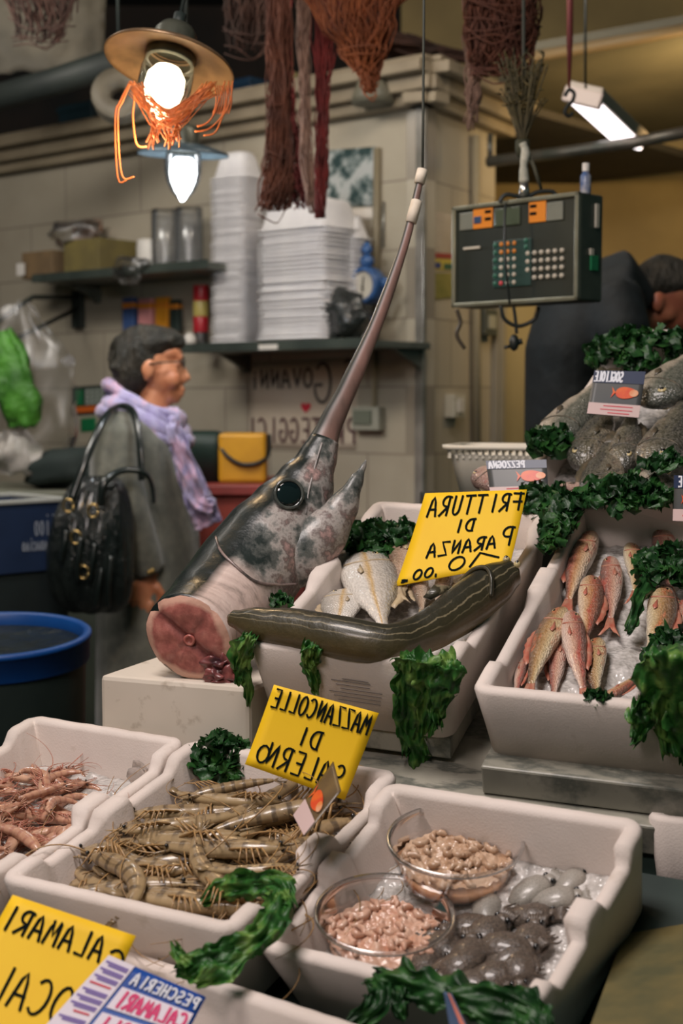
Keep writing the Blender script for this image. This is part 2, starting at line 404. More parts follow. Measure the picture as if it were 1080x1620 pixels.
def ice_bed(b, z, label, amp=.008, x0=.026, x1=None, y0=.026, y1=None, slope=0, seed=1, kind='stuff', name='crushed_ice'):
    x1 = x1 or b.w - .026; y1 = y1 or b.l - .026; n, m = 60, 70; vs = []; fs = []
    for i in range(n + 1):
        for j in range(m + 1):
            x = x0 + (x1 - x0)*i/n; y = y0 + (y1 - y0)*j/m
            q = V((x*28, y*28, seed*5)); d = amp*(noise.noise(q*.4)*1.1 + .55*noise.noise(q) + .4*noise.noise(q*3.1))
            vs.append((x, y, z + d + slope*(j/m - .5)))
    for i in range(n):
        for j in range(m):
            a = i*(m + 1) + j; fs.append((a, a + m + 1, a + m + 2, a + 1))
    k = len(vs); zb = -b.h + .0215
    for (x, y) in ((x0, y0), (x1, y0), (x1, y1), (x0, y1)): vs.append((x, y, zb))
    fs.append((k, k + 1, k + 2, k + 3))
    # skirt
    per = [i*(m + 1) for i in range(n + 1)] + [n*(m + 1) + j for j in range(1, m + 1)] + [i*(m + 1) + m for i in range(n - 1, -1, -1)] + [j for j in range(m - 1, 0, -1)]
    kk = len(vs)
    for i in per: vs.append((vs[i][0], vs[i][1], zb))
    for i in range(len(per)):
        j = (i + 1) % len(per); fs.append((per[i], per[j], kk + j, kk + i))
    o = MB().add(vs, fs).build(name, ICE); o.matrix_world = b.X; tag(o, label, 'ice', kind=kind); return o
foam_box(BF, 'fish_box', 'white polystyrene box of mixed frying fish beside the swordfish')
foam_box(BM, 'fish_box', 'white polystyrene box filled with red mullet on ice', lugs=(.0, .45, 1))
foam_box(BS, 'fish_box', 'white polystyrene box of small pink shrimps on the left')
foam_box(BP, 'fish_box', 'white polystyrene box heaped with striped prawns')
foam_box(BT, 'fish_box', 'white polystyrene box holding ice and two clear tubs')
# calamari box in front
c0, c1 = at(215, 1503, 1.56), at(552, 1612, 1.335)
cx = (c1 - c0); cx.normalize(); Cb = FB(); Xr = frame(c0, cx, (BP.X.to_3x3() @ V((0, 0, 1))))
Cb.w, Cb.l, Cb.h = .48, .33, .11; Cb.X = Xr @ Matrix.Translation(V((-.075, -.33, 0))); Cb.I = Cb.X.inverted()
foam_box(Cb, 'fish_box', 'empty-looking white polystyrene box in the front row behind the squid price card')
# small white box right of the tubs and the olive slab in front of it
u0 = at(1022, 1292, 1.72); Ub = FB(); Ub.X = frame(u0, (1, -.35, 0), (0, 0, 1)); Ub.w, Ub.l, Ub.h = .3, .3, .13; Ub.I = Ub.X.inverted()
foam_box(Ub, 'fish_box', 'plain white polystyrene box at the right edge behind the mossy board', dip=.002)
ice_bed(BF, -.062, 'crushed ice under the mixed frying fish', seed=2)
ice_bed(BM, -.058, 'crushed ice under the red mullet', seed=3)
ice_bed(BT, -.072, 'crushed ice around the two clear tubs', seed=4, amp=.007)
ice_bed(BS, -.066, 'crushed ice under the small pink shrimps', seed=5)
ice_bed(BP, -.075, 'crushed ice under the striped prawns', seed=6)
ice_bed(Cb, -.06, 'crushed ice in the front box behind the squid price card', seed=8)
# mossy board
p0, p1, p2 = at(1008, 1412, 1.66), at(1150, 1408, 1.60), at(925, 1640, 1.30)
mo = M('mossy_board', rgb(112, 100, 58), rgb(84, 82, 52), .8, 14, bump=.5, bscale=60)
xx = (p1 - p0).normalized(); yy = (p2 - p0); yy = yy - xx*yy.dot(xx); ly = yy.length; yy.normalize(); zz = yy.cross(xx); zz = zz if zz.z > 0 else -zz
Xb = Matrix((xx, yy, zz)).transposed().to_4x4(); Xb.translation = p0
o = MB().add([(0, 0, -.02), (.3, 0, -.02), (.42, ly, -.02), ((p2 - p0).dot(xx), ly, -.02), (0, 0, 0), (.3, 0, 0), (.42, ly, 0), ((p2 - p0).dot(xx), ly, 0)],
             [(0, 1, 2, 3), (4, 5, 6, 7), (0, 1, 5, 4), (1, 2, 6, 5), (2, 3, 7, 6), (3, 0, 4, 7)]).build('mossy_board', mo, smooth=False, bevel=.003)
o.matrix_world = Xb; tag(o, 'olive brown mossy board lying right of the tub box', 'board')
# white block under the swordfish
bx = at(158, 1068, 2.06); XB = frame(bx, BF.X.to_3x3() @ V((1, 0, 0)) - V((0, 0, (BF.X.to_3x3() @ V((1, 0, 0))).z)), (0, 0, 1))
wb = (XB.inverted() @ (BF.X @ V((0, 0, -.05)))).x - .004
blk = NT('stained_foam'); blk.set(rough=.7, spec=.3)
blk.col(blk.mix(blk.ramp(blk.noise(13, 5, .6), [(.57, (0, 0, 0, 1)), (.72, (.9, .9, .9, 1))]), blk.ramp(blk.noise(4), [(.3, rgb(214, 204, 190)), (.7, rgb(196, 186, 170))]), rgb(120, 98, 72)))
o = MB().box((wb/2, .17, -.06), (wb, .34, .12)).build('foam_block', blk.m, smooth=False, bevel=.007); o.matrix_world = XB
tag(o, 'stained white polystyrene block under the cut swordfish head', 'block')
# plinth under the block
t = thing('block_plinth', 'dark plinth below the swordfish block', 'plinth', XB @ Matrix.Translation(V((wb/2, .17, -.12 - .4))))
o = MB().box((wb/2, .18, -.12 - XB.translation.z/2 + .06), (wb, .3, XB.translation.z - .125)).build('plinth_body', DARK, smooth=False); o.parent = PO[t]; o.matrix_parent_inverse = MW[t].inverted() @ XB
# E2

# ------------------------------------------------------------------ fish
def fishmat(name, ramp, patch=None, pscale=9, plo=.5, phi=.6, rough=.28, spk=0, belly_noise=.25, stretch=(1, 2, 2)):
    t = NT(name); t.set(rough=rough, spec=.55, coat=.35, coatr=.12); u, v = t.uv()
    n = t.noise(7, 4, stretch=stretch)
    vv = t.math('ADD', v, t.math('MULTIPLY', t.math('SUBTRACT', n, .5), belly_noise))
    c = t.ramp(vv, ramp)
    if patch:
        n2 = t.noise(pscale, 3, .6, stretch); c = t.mix(t.ramp(n2, [(plo, (0, 0, 0, 1)), (phi, (.85, .85, .85, 1))]), c, patch)
    n3 = t.noise(45, 2); c = t.mix(.13, c, t.ramp(n3, [(.35, rgb(60, 50, 44)), (.65, rgb(230, 220, 205))]))
    t.col(c)
    vo = t.add('ShaderNodeTexVoronoi'); vo.inputs['Scale'].default_value = 55
    tc = t.add('ShaderNodeTexCoord'); t.link(tc.outputs['Object'], vo.inputs['Vector']); t.bump(vo.outputs[0], .45, .004)
    return t.m
EYEW = M('fish_eye_ring', rgb(196, 178, 130), rough=.2); EYEB = M('fish_eye_black', rgb(14, 16, 18), rough=.08, coat=1)
def fish(k, mat, finmat, hp, hd, wd, tail=.24, fork=.5, bend=0, eye=.024, dors=.06, ds=(.3, .75), mouth=None, n=22, seg=18, eyepos=.13, tail_t=1.0):
    """unit-length fish lying on its side: +x head, +y back, z lateral; hp = stations nose 0 .. tail root, hd = half heights, wd = half widths"""
    def ctr(t): return V((.5 - t*(1 - tail*.6), bend*math.sin(PI*t)*.5 - bend*.25, 0))
    rings = []; us = []
    T = [0, .006, .02, .045] + [.08 + (.92)*i/(n - 1) for i in range(n)]
    for t in T:
        a, w = interp(hp, hd, t), interp(hp, wd, t); c = ctr(t)
        d = (ctr(min(1, t + .02)) - ctr(max(0, t - .02))).normalized(); nrm = V((-d.y, d.x, 0)); nrm = nrm if nrm.y > 0 else -nrm
        row = []
        for j in range(seg):
            an = 2*PI*j/seg; ca, sa = math.cos(an), math.sin(an)
            row.append(c + nrm*(a*ca*(1.0 if ca > 0 else .95)) + V((0, 0, 1))*(w*math.copysign(abs(sa)**.85, sa)))
            us.append((t, .5 + .5*ca))
        rings.append(row)
    MB().loft(rings, us=us).build('body', mat, k)
    c1 = ctr(1.0); d = (ctr(1) - ctr(.95)).normalized(); nr = V((-d.y, d.x, 0)); nr = nr if nr.y > 0 else -nr
    h1 = interp(hp, hd, 1.0)
    vs = []; nn = 7
    for i in range(nn):
        q = i/(nn - 1)*2 - 1
        vs.append(c1 - d*.02 + nr*(q*h1*.95))
        vs.append(c1 + d*(tail*.5) + nr*(q*(h1*1.8)) + V((0, 0, .006*math.sin(i*2))))
        vs.append(c1 + d*(tail*(1 - fork*(1 - abs(q)))) + nr*(q*tail*.52) + V((0, 0, .012*math.sin(i*2.3))))
    fs = []
    for i in range(nn - 1):
        for r in range(2): fs.append((i*3 + r, i*3 + r + 1, i*3 + r + 4, i*3 + r + 3))
    MB().add(vs, fs, [(.5, .5)]*len(vs)).build('tail_fin', finmat, k, solid=.008)
    if dors:
        vs = []; fs = []; nn = 12
        for i in range(nn):
            t = ds[0] + (ds[1] - ds[0])*i/(nn - 1); a = interp(hp, hd, t); c = ctr(t)
            hgt = dors*math.sin(PI*(i + .6)/(nn + .2))**.6*(1 if i % 2 else .82)
            vs += [c + V((0, a*.93, 0)), c + V((-.03, a + hgt, .004*(i % 2)))]
            if i: fs.append((2*i - 2, 2*i - 1, 2*i + 1, 2*i))
        MB().add(vs, fs, [(.5, 1)]*len(vs)).build('dorsal_fin', finmat, k, solid=.006)
    for sg in (1, -1):
        t = eyepos; a, w = interp(hp, hd, t), interp(hp, wd, t); c = ctr(t) + V((0, a*.42, sg*w*.80))
        mb = MB().blob(c, (eye, eye, eye*.45), 12).blob(c + V((0, 0, sg*eye*.26)), (eye*.6, eye*.6, eye*.3), 10, mi=1)
        mb.build('eye', [EYEW, EYEB], k)
        t = .30; a, w = interp(hp, hd, t), interp(hp, wd, t); c = ctr(t) + V((0, -a*.25, sg*(w*.96)))
        MB().add([c, c + V((-.10, .012, sg*.004)), c + V((-.12, -.015, sg*.004)), c + V((-.08, -.035, sg*.003))], [(0, 1, 2, 3)], [(.5, .5)]*4).build('pectoral_fin', finmat, k, solid=.004)
    # gill cover: raised plate edge
    for sg in (1, -1):
        pts = []
        for i in range(9):
            an = PI*(.14 + .66*i/8); t = .185 + .085*math.sin(an); a, w = interp(hp, hd, t), interp(hp, wd, t)
            pts.append(ctr(t) + V((0, a*math.cos(an)*.98, sg*w*math.sin(an)**.85*1.01)))
        MB().tube(pts, .006, 6).build('gill_cover', finmat, k)
    return k
def fishX(b, head, tail, z, flip=1, hs=1.0, ws=1.0, roll=0):
    hp, tp = loc(b, *head, z), loc(b, *tail, z); x = hp - tp; L = x.length; x.normalize()
    zz = V((0, 0, 1))*flip; zz = (zz - x*zz.dot(x)).normalized(); y = zz.cross(x)
    Rm_ = Matrix((x, y, zz)).transposed().to_4x4(); Rm_.translation = (hp + tp)/2
    return b.X @ Rm_ @ Matrix.Rotation(roll, 4, 'X') @ Matrix.Diagonal((L, L*hs*.76, L*ws*.85, 1))
REDM = fishmat('red_mullet_skin', [(0, rgb(226, 208, 186)), (.3, rgb(208, 172, 132)), (.5, rgb(188, 132, 86)), (.68, rgb(168, 98, 72)), (.85, rgb(126, 84, 70)), (1, rgb(94, 70, 60))], rgb(184, 78, 60), 5.5, .55, .70)
PINKM = fishmat('rosy_mullet_skin', [(0, rgb(230, 208, 196)), (.4, rgb(202, 158, 134)), (.65, rgb(172, 108, 92)), (.85, rgb(132, 92, 84)), (1, rgb(98, 76, 70))], rgb(186, 84, 70), 5, .53, .66)
GOLDM = fishmat('golden_mullet_skin', [(0, rgb(228, 214, 188)), (.25, rgb(208, 184, 140)), (.5, rgb(178, 138, 88)), (.7, rgb(138, 104, 70)), (.85, rgb(112, 82, 58)), (1, rgb(88, 68, 52))], rgb(206, 108, 60), 5, .56, .70)
REDF = M('red_fin', rgb(176, 92, 74), rgb(190, 140, 116), .4, 12)
HP = [0, .03, .08, .16, .28, .42, .6, .8, .93, 1.0]
mulH = [.012, .062, .096, .122, .138, .136, .112, .070, .043, .036]; mulW = [.01, .040, .062, .078, .088, .084, .066, .036, .018, .012]
mull = {}
def template(key, mat, fin, **kw):
    k = thing('red_mullet', 'x', 'fish'); fish(k, mat, fin, HP, kw.pop('hd', mulH), kw.pop('wd', mulW), **kw); mull[key] = [k, False]; return k
template('red', REDM, REDF, bend=.05); template('pink', PINKM, REDF, bend=-.04); template('gold', GOLDM, REDF, bend=.08)
def use(key, X, label, group, store=mull):
    k, used = store[key]
    if not used:
        store[key][1] = True; o = PO[k]; o.matrix_world = X; o.location, o.rotation_euler, o.scale = X.to_translation(), X.to_euler(), X.to_scale()
        o['label'] = label; o['group'] = group; return o
    return dup(k, X, label, group)
G = 'red mullet on ice'
for key, h, tl, z, fl, hs, lab in [
    ('red', (936, 842), (890, 968), -.036, 1, 1.0, 'red mullet highest against the left wall of its box, head up'),
    ('red', (935, 912), (925, 1030), -.030, -1, 1.15, 'orange-banded mullet lying just below the topmost left fish'),
    ('pink', (966, 882), (967, 996), -.036, 1, 1.0, 'slim rosy mullet with a forked tail pointing straight down'),
    ('gold', (997, 860), (1008, 948), -.040, -1, 1.1, 'short brownish mullet to the left of the dark green sprig'),
    ('pink', (1046, 836), (1062, 945), -.038, 1, 1.1, 'rosy mullet whose head sticks out above the green sprig'),
    ('gold', (890, 962), (826, 1104), -.026, 1, 1.05, 'largest golden mullet slanting along the left wall of its box'),
    ('pink', (902, 968), (924, 1112), -.022, -1, .95, 'dusky mullet with a red blotch beside the largest golden one'),
    ('gold', (944, 1010), (940, 1112), -.034, 1, 1.3, 'pale scaly mullet in the front middle showing its white belly edge'),
    ('gold', (1050, 928), (1026, 1070), -.028, -1, 1.15, 'big golden mullet on the right with a white belly stripe'),
    ('red', (950, 1112), (1034, 1054), -.026, 1, 1.1, 'mullet lying crosswise at the front right corner by the greens'),
    ('pink', (884, 1000), (874, 1120), -.044, 1, .9, 'mullet half hidden under others, only its red forked tail showing in front'),
    ('pink', (830, 1040), (812, 1108), -.044, -1, 1.0, 'small pale pink tail tucked into the front left corner'),
    ('pink', (1082, 950), (1066, 1040), -.040, 1, 1.0, 'rosy mullet cut by the right edge between two green sprigs'),
    ('red', (1096, 1010), (1056, 1100), -.036, -1, 1.1, 'mullet under the front right bunch of greens'),
]:
    use(key, fishX(BM, h, tl, z - .004, fl, hs*.70, .74), lab, G)
# --- box of frying fish: pale breams, small bits, one long dark fish
BRE = fishmat('pale_bream_skin', [(0, rgb(218, 212, 202)), (.35, rgb(222, 216, 206)), (.48, rgb(206, 170, 110)), (.56, rgb(214, 204, 190)), (.8, rgb(178, 172, 162)), (1, rgb(140, 136, 126))], None, belly_noise=.12, rough=.25)
BREF = M('pale_fin', rgb(196, 176, 140), rgb(170, 152, 128), .4, 10)
breH = [.02, .10, .16, .20, .225, .215, .17, .085, .045, .04]; breW = [.015, .05, .07, .085, .09, .082, .06, .03, .018, .012]
bre = {}
k = thing('pale_bream', 'x', 'fish'); fish(k, BRE, BREF, HP, breH, breW, eye=.03); bre['a'] = [k, False]
G = 'pale fish in the frying-fish box'
use('a', fishX(BF, (574, 880), (612, 1012), -.030, -1, .92), 'largest pale silvery bream with a yellow stripe, lying under the parsley mound', G, bre)
use('a', fishX(BF, (545, 935), (530, 1010), -.036, 1, 1.25), 'small pale fish showing only its dome-shaped side behind the long dark fish', G, bre)
BRN = fishmat('brown_fish_skin', [(0, rgb(206, 190, 172)), (.45, rgb(176, 146, 122)), (.75, rgb(128, 104, 84)), (1, rgb(84, 72, 60))], rgb(120, 78, 60), 6, .55, .7)
k = thing('brown_fish', 'x', 'fish'); fish(k, BRN, BREF, HP, mulH, mulW); bre['b'] = [k, False]
use('b', fishX(BF, (640, 850), (626, 945), -.030, 1, 1.1), 'brownish fish half behind the frying-fish price card', G, bre)
use('b', fishX(BF, (662, 905), (668, 975), -.036, 1, .9), 'small pale-bellied fish poking out below the frying-fish price card', G, bre)
use('b', fishX(BF, (706, 905), (690, 968), -.036, -1, 1.0), 'small brown fish curled beside the dark fish under the card corner', G, bre)
# long dark fish draped along the front rim and up the right side
dk = NT('dark_fish_skin'); dk.set(rough=.42, spec=.35, coat=.3, coatr=.12); u, v = dk.uv()
st = dk.math('SINE', dk.math('ADD', dk.math('MULTIPLY', v, 40), dk.math('MULTIPLY', dk.noise(30, 4), 9)))
c = dk.ramp(dk.math('ADD', v, dk.math('MULTIPLY', dk.math('SUBTRACT', dk.noise(22, 5), .5), .5)), [(0, rgb(104, 90, 60)), (.35, rgb(80, 70, 46)), (.6, rgb(60, 56, 40)), (1, rgb(38, 39, 32))])
c = dk.mix(dk.math('MULTIPLY', dk.ramp(v, [(.50, (0, 0, 0, 1)), (.6, (1, 1, 1, 1)), (.82, (1, 1, 1, 1)), (.9, (0, 0, 0, 1))]), dk.ramp(st, [(.7, (0, 0, 0, 1)), (.98, (.5, .5, .5, 1))])), c, rgb(170, 156, 124))
dk.col(c); dk.bump(dk.noise(70, 4, .6, (1, 1, 1)), .5, .003); DARKF = dk.m
pth = [(361, 975, .018), (372, 979, .016), (410, 988, .016), (470, 996, .014), (545, 1010, .012), (612, 1020, .006), (655, 1008, .000), (692, 990, .0), (735, 960, .002), (776, 928, .008), (806, 908, .012), (819, 902, .014)]
P = smoothpath([inbox(BF, x, y, z) for x, y, z in pth], 5)
rr = [.004, .013, .024, .029, .030, .028, .027, .030, .034, .032, .022, .007]
n = len(P); rad = [interp([i/11 for i in range(12)], rr, i/(n - 1)) for i in range(n)]
t = thing('dark_long_fish', 'long dark olive fish draped over the front and right rims of the frying-fish box', 'fish', P[n//2])
up = BF.X.to_3x3() @ V((.25, .55, .8))
MB().tube(P, [(r, r*.95) for r in rad], 22, up=up).build('body', DARKF, t, world=True)
nrm = BF.X.to_3x3() @ V((0, 0, 1))
hd = (P[-1] - P[-8]).normalized(); sd = hd.cross(nrm).normalized()
for sg, nm in ((1, 'eye'), (-1, 'eye')):
    c = P[-5] + nrm*.017 + sd*(sg*.012)
    MB().blob(c, .0055, 10).blob(c + nrm*.003, .0035, 8, mi=1).build(nm, [EYEW, EYEB], t, world=True)
gp = P[int(n*.77)]
MB().tube(smoothpath([gp + nrm*.036*math.cos(a) + sd*.036*math.sin(a) + hd*.012*math.cos(2*a) for a in (-1.2, -.6, 0, .6, 1.2)]), .0035, 6).build('gill_cover', DARKF, t, world=True)
fb_ = P[int(n*.72)] + nrm*.025 - sd*.018
MB().add([fb_, fb_ - hd*.03 + nrm*.012 - sd*.012, fb_ - hd*.055 + nrm*.008 - sd*.004, fb_ - hd*.045], [(0, 1, 2, 3)], [(.5, .7)]*4).build('pectoral_fin', DARKF, t, world=True, solid=.003)
# ------------------------------------------------------------------ swordfish head
sw = NT('swordfish_skin'); sw.set(rough=.34, spec=.3, coat=.12, coatr=.15); u, v = sw.uv()
nn_ = sw.noise(17, 6, .65); nf = sw.noise(6, 3, .5, (1, 1, 1))
head = sw.ramp(sw.math('ADD', nn_, sw.math('MULTIPLY', sw.math('SUBTRACT', .5, v), .22)), [(.36, rgb(40, 48, 46)), (.46, rgb(100, 102, 98)), (.54, rgb(172, 164, 158)), (.60, rgb(110, 98, 94)), (.70, rgb(196, 160, 154))])
streak = sw.noise(14, 4, .6, (.6, 5, 1.2)); body_c = sw.ramp(streak, [(.32, rgb(128, 116, 108)), (.5, rgb(206, 184, 174)), (.7, rgb(226, 206, 196))])
c = sw.mix(sw.ramp(sw.math('ADD', u, sw.math('MULTIPLY', sw.math('SUBTRACT', nf, .5), .06)), [(.255, (0, 0, 0, 1)), (.31, (1, 1, 1, 1))]), body_c, head)
c = sw.mix(sw.ramp(sw.math('ADD', v, sw.math('MULTIPLY', sw.math('SUBTRACT', nf, .5), .3)), [(.66, (0, 0, 0, 1)), (.76, (1, 1, 1, 1))]), c, rgb(22, 31, 30))
sw.col(c); sw.bump(nn_, .5, .006); SWSK = sw.m
bl = NT('bill_skin'); bl.set(rough=.4, spec=.5); u, v = bl.uv()
bl.col(bl.mix(bl.ramp(v, [(.62, (0, 0, 0, 1)), (.8, (1, 1, 1, 1))]), bl.ramp(bl.noise(26, 4, .6, (1, 1, .3)), [(.3, rgb(104, 84, 76)), (.7, rgb(148, 112, 102))]), rgb(52, 54, 50)))
BILL = bl.m
stn = [(298, 1008, 2.02, .066), (322, 985, 2.075, .070), (350, 955, 2.12, .075), (392, 905, 2.18, .080), (428, 858, 2.215, .077), (458, 812, 2.245, .064), (482, 768, 2.265, .047), (500, 730, 2.28, .032), (514, 695, 2.29, .023)]
P = smoothpath([at(x, y, Y) for x, y, Y, r in stn], 5); n = len(P)
rad = [interp([i/(len(stn) - 1) for i in range(len(stn))], [q[3] for q in stn], i/(n - 1)) for i in range(n)]
t = thing('swordfish_head', 'cut swordfish head on the white block, its long bill pointing up', 'swordfish', P[0])
upv = V((-.75, .1, .66))
MB().tube(P, [(r*1.02, r*.93) for r in rad], 32, up=upv).build('body', SWSK, t, world=True)
bst = [(508, 708, 2.286, .026), (524, 668, 2.297, .0195), (552, 610, 2.31, .0155), (600, 500, 2.335, .0105), (640, 385, 2.36, .0075), (661, 300, 2.38, .006), (668, 272, 2.385, .005)]
PB = smoothpath([at(x, y, Y) for x, y, Y, r in bst], 5); m = len(PB)
MB().tube(PB, [interp([i/6 for i in range(7)], [q[3] for q in bst], i/(m - 1)) for i in range(m)], 14, flat=.75, up=upv).build('bill', BILL, t, world=True)
jst = [(430, 905, 2.19, .036), (470, 885, 2.185, .044), (508, 850, 2.195, .040), (540, 806, 2.21, .026), (560, 768, 2.22, .013), (573, 742, 2.23, .005), (579, 728, 2.235, .001)]
PJ = smoothpath([at(x, y, Y) for x, y, Y, r in jst], 5); m = len(PJ)
sj = NT('jaw_silver'); sj.set(rough=.22, spec=.6, coat=.5); q = sj.noise(30, 5, .6, (1, 1, .5))
sj.col(sj.ramp(q, [(.36, rgb(52, 60, 58)), (.52, rgb(122, 124, 122)), (.68, rgb(196, 190, 188))])); sj.bump(q, .4, .004)
jm = MB().tube(PJ, [(r, r*.8) for r in [interp([i/6 for i in range(7)], [q_[3] for q_ in jst], i/(m - 1)) for i in range(m)]], 18, up=V((-.8, 0, .5))); jm.u = [(.6 + .4*a_, .15 + .5*b_) for a_, b_ in jm.u]; jm.build('lower_jaw', SWSK, t, world=True)
ec = at(457, 781, 2.178)
dirc = (CAM - ec).normalized(); en = (dirc + V((.25, 0, .1))).normalized()
XE = frame(ec, en.orthogonal(), en)
MB().lathe([(.023, -.012), (.0245, .000), (.0215, .002), (.0195, .000)], X=XE, seg=28).build('eye_ring', M('eye_socket', rgb(90, 92, 86), rgb(48, 54, 52), .25, 40, coat=.6), t, world=True)
MB().blob((0, 0, -.003), (.0205, .0205, .0055), 24, X=XE).build('eye', M('sword_eye', rgb(16, 28, 30), rough=.06, coat=1), t, world=True)
# gill cover edge and mouth line on the visible side
def onbody(i, ang, lift=1.02):
    c = P[i]; tg = (P[min(i + 1, n - 1)] - P[max(i - 1, 0)]).normalized(); a = (upv - tg*upv.dot(tg)).normalized(); b = tg.cross(a)
    return c + (a*math.cos(ang)*1.02 + b*math.sin(ang)*.93)*rad[i]*lift
sg = 1 if (onbody(10, PI/2) - P[10]).dot(CAM - P[10]) > 0 else -1
gl = smoothpath([onbody(14, sg*.55), onbody(12, sg*.9), onbody(11, sg*1.3), onbody(11, sg*1.8), onbody(13, sg*2.2), onbody(16, sg*2.6)], 5)
MB().tube(gl, .0022, 8).build('gill_cover', M('gill_edge', rgb(58, 58, 56), rgb(150, 130, 124), .25, 30, coat=.5), t, world=True)
gl2 = smoothpath([onbody(24, sg*1.9, 1.0), onbody(28, sg*1.75, 1.0), onbody(33, sg*1.6, 1.0), onbody(38, sg*1.5, 1.0)], 5)
MB().tube(gl2, .0018, 6).build('mouth_line', M('mouth_pink', rgb(170, 164, 160), rgb(120, 112, 108), .3, 30), t, world=True)
# cut face with muscle lobes, vertebra and belly cavity
tg = (P[1] - P[0]).normalized(); a = (upv - tg*upv.dot(tg)).normalized(); XF = frame(P[0] - tg*.0005, a.cross(-tg), a)   # local x right-ish, z up(dorsal), y into? 
bx_ = tg.cross(a); XF = Matrix((bx_, a, -tg)).transposed().to_4x4(); XF.translation = P[0] - tg*.0008
ct = NT('raw_flesh'); ct.set(rough=.35, spec=.5, coat=.15); u, v = ct.uv()
rx = ct.math('MULTIPLY', ct.math('SUBTRACT', u, .5), 2); ry = ct.math('MULTIPLY', ct.math('SUBTRACT', v, .5), 2)
wob = ct.math('MULTIPLY', ct.math('SUBTRACT', ct.noise(34, 5), .5), .8)
rxx = ct.math('ADD', rx, wob); ryy = ct.math('ADD', ry, wob)
r2 = ct.math('SQRT', ct.math('ADD', ct.math('MULTIPLY', rx, rx), ct.math('MULTIPLY', ry, ry)))
flesh = ct.ramp(ct.noise(60, 4, .6), [(.3, rgb(142, 80, 74)), (.55, rgb(178, 108, 98)), (.75, rgb(198, 134, 120))])
d1 = ct.ramp(ct.math('ABSOLUTE', rxx), [(.0, (.75, .75, .75, 1)), (.22, (0, 0, 0, 1))]); d2 = ct.ramp(ct.math('ABSOLUTE', ct.math('ADD', ryy, .05)), [(.0, (.45, .45, .45, 1)), (.12, (0, 0, 0, 1))])
c = ct.mix(d1, flesh, rgb(96, 48, 50)); c = ct.mix(d2, c, rgb(118, 62, 60))
c = ct.mix(ct.ramp(ct.math('ADD', r2, ct.math('MULTIPLY', wob, .3)), [(.80, (0, 0, 0, 1)), (.90, (1, 1, 1, 1))]), c, rgb(212, 166, 146))
ct.col(c); ct.bump(ct.noise(60, 4, .6), .4, .003)
mb = MB(); vs = []; us = []; NR, NS = 14, 40
for i in range(NR + 1):
    for j in range(NS):
        r = i/NR; an = 2*PI*j/NS; x, y = r*math.cos(an), r*math.sin(an)
        z = .006*(1 - r**6) - .006*math.exp(-(x/.10)**2) - .003*math.exp(-((y + .05)/.07)**2) + .003*noise.noise(V((x*3, y*3, 1)))
        vs.append((x*rad[0]*.93*.985, y*rad[0]*1.02*.985, z)); us.append((.5 + .5*x, .5 + .5*y))
fs = [(i*NS + j, i*NS + (j + 1) % NS, (i + 1)*NS + (j + 1) % NS, (i + 1)*NS + j) for i in range(NR) for j in range(NS)]
vs = [XF @ V(p) for p in vs]
cf = mb.add(vs, fs, us).build('cut_face', ct.m, t, world=True)
kc = sub(cf, t)
MB().lathe([(.0085, .0), (.0088, .003), (.006, .0042), (.004, .001), (.0005, .0005)], c=(0.0, -.004, .002), X=XF, seg=20).build('vertebra', M('bone', rgb(200, 130, 116), rgb(170, 92, 84), .3, 60), kc, world=True)
og = M('organ_red', rgb(66, 36, 42), rgb(150, 84, 80), .35, 45, coat=.2)
# the belly flap of guts hanging out low on the right of the cut
for i, (x, y, r, q_) in enumerate([(348, 1050, .022, .6), (362, 1066, .016, .9), (340, 1068, .016, .6), (358, 1040, .014, 1.5), (352, 1080, .018, .35)]):
    MB().blob(at(x, y, 2.012 - .003*(i % 3)), (r, r*.5, r*q_), 26, wob=1.1, seed=i + 3).build('offal_lump', og, t, world=True, sub=1)
# tape at the tip, and the cord that holds the bill up
for (x0, y0, Y0), (x1, y1, Y1), r in (((668, 268, 2.385), (663, 290, 2.382), .009), ((659, 318, 2.375), (650, 352, 2.366), .0095)):
    MB().tube([at(x0, y0, Y0), at((x0 + x1)/2, (y0 + y1)/2, (Y0 + Y1)/2), at(x1, y1, Y1)], [r*.96, r, r*.97], 12).build('paper_tape', M('paper_white', rgb(226, 214, 196), rgb(204, 190, 170), .7, 30), t, world=True)
o = MB().tube([at(668, 270, 2.385), at(669, 180, 2.388), at(670, 60, 2.39), at(671, -200, 2.40)], .0022, 6).build('string', M('cord_dark', rgb(60, 62, 54), rough=.8))
tag(o, 'thin dark cord holding up the tip of the swordfish bill', 'cord')
# E3

# ------------------------------------------------------------------ prawns and shrimps
def prawnmat(name, base, stripe, pale, nstripe, amt):
    t = NT(name); t.set(rough=.32, spec=.5, coat=.35, coatr=.1); u, v = t.uv()
    w = t.math('SINE', t.math('ADD', t.math('MULTIPLY', u, nstripe*6.283), t.math('MULTIPLY', t.math('SUBTRACT', t.noise(9, 3), .5), 2.2)))
    c = t.mix(t.math('MULTIPLY', t.ramp(w, [(.35, (0, 0, 0, 1)), (.75, (1, 1, 1, 1))]), amt), base, stripe)
    c = t.mix(t.ramp(v, [(0, (1, 1, 1, 1)), (.4, (0, 0, 0, 1))]), c, pale); t.col(t.mix(t.ramp(t.noise(20, 3), [(.5, (0, 0, 0, 1)), (.8, (.6, .6, .6, 1))]), c, pale)); return t.m
PRW = prawnmat('striped_prawn_shell', rgb(146, 124, 92), rgb(84, 70, 54), rgb(176, 152, 114), 8, .85)
PRL = M('prawn_leg', rgb(178, 142, 92), rgb(140, 108, 72), .35, 30)
SHR = prawnmat('pink_shrimp_shell', rgb(186, 140, 114), rgb(156, 100, 84), rgb(206, 166, 138), 7, .6)
SHL = M('shrimp_leg', rgb(172, 98, 80), rgb(190, 140, 116), .35, 30)
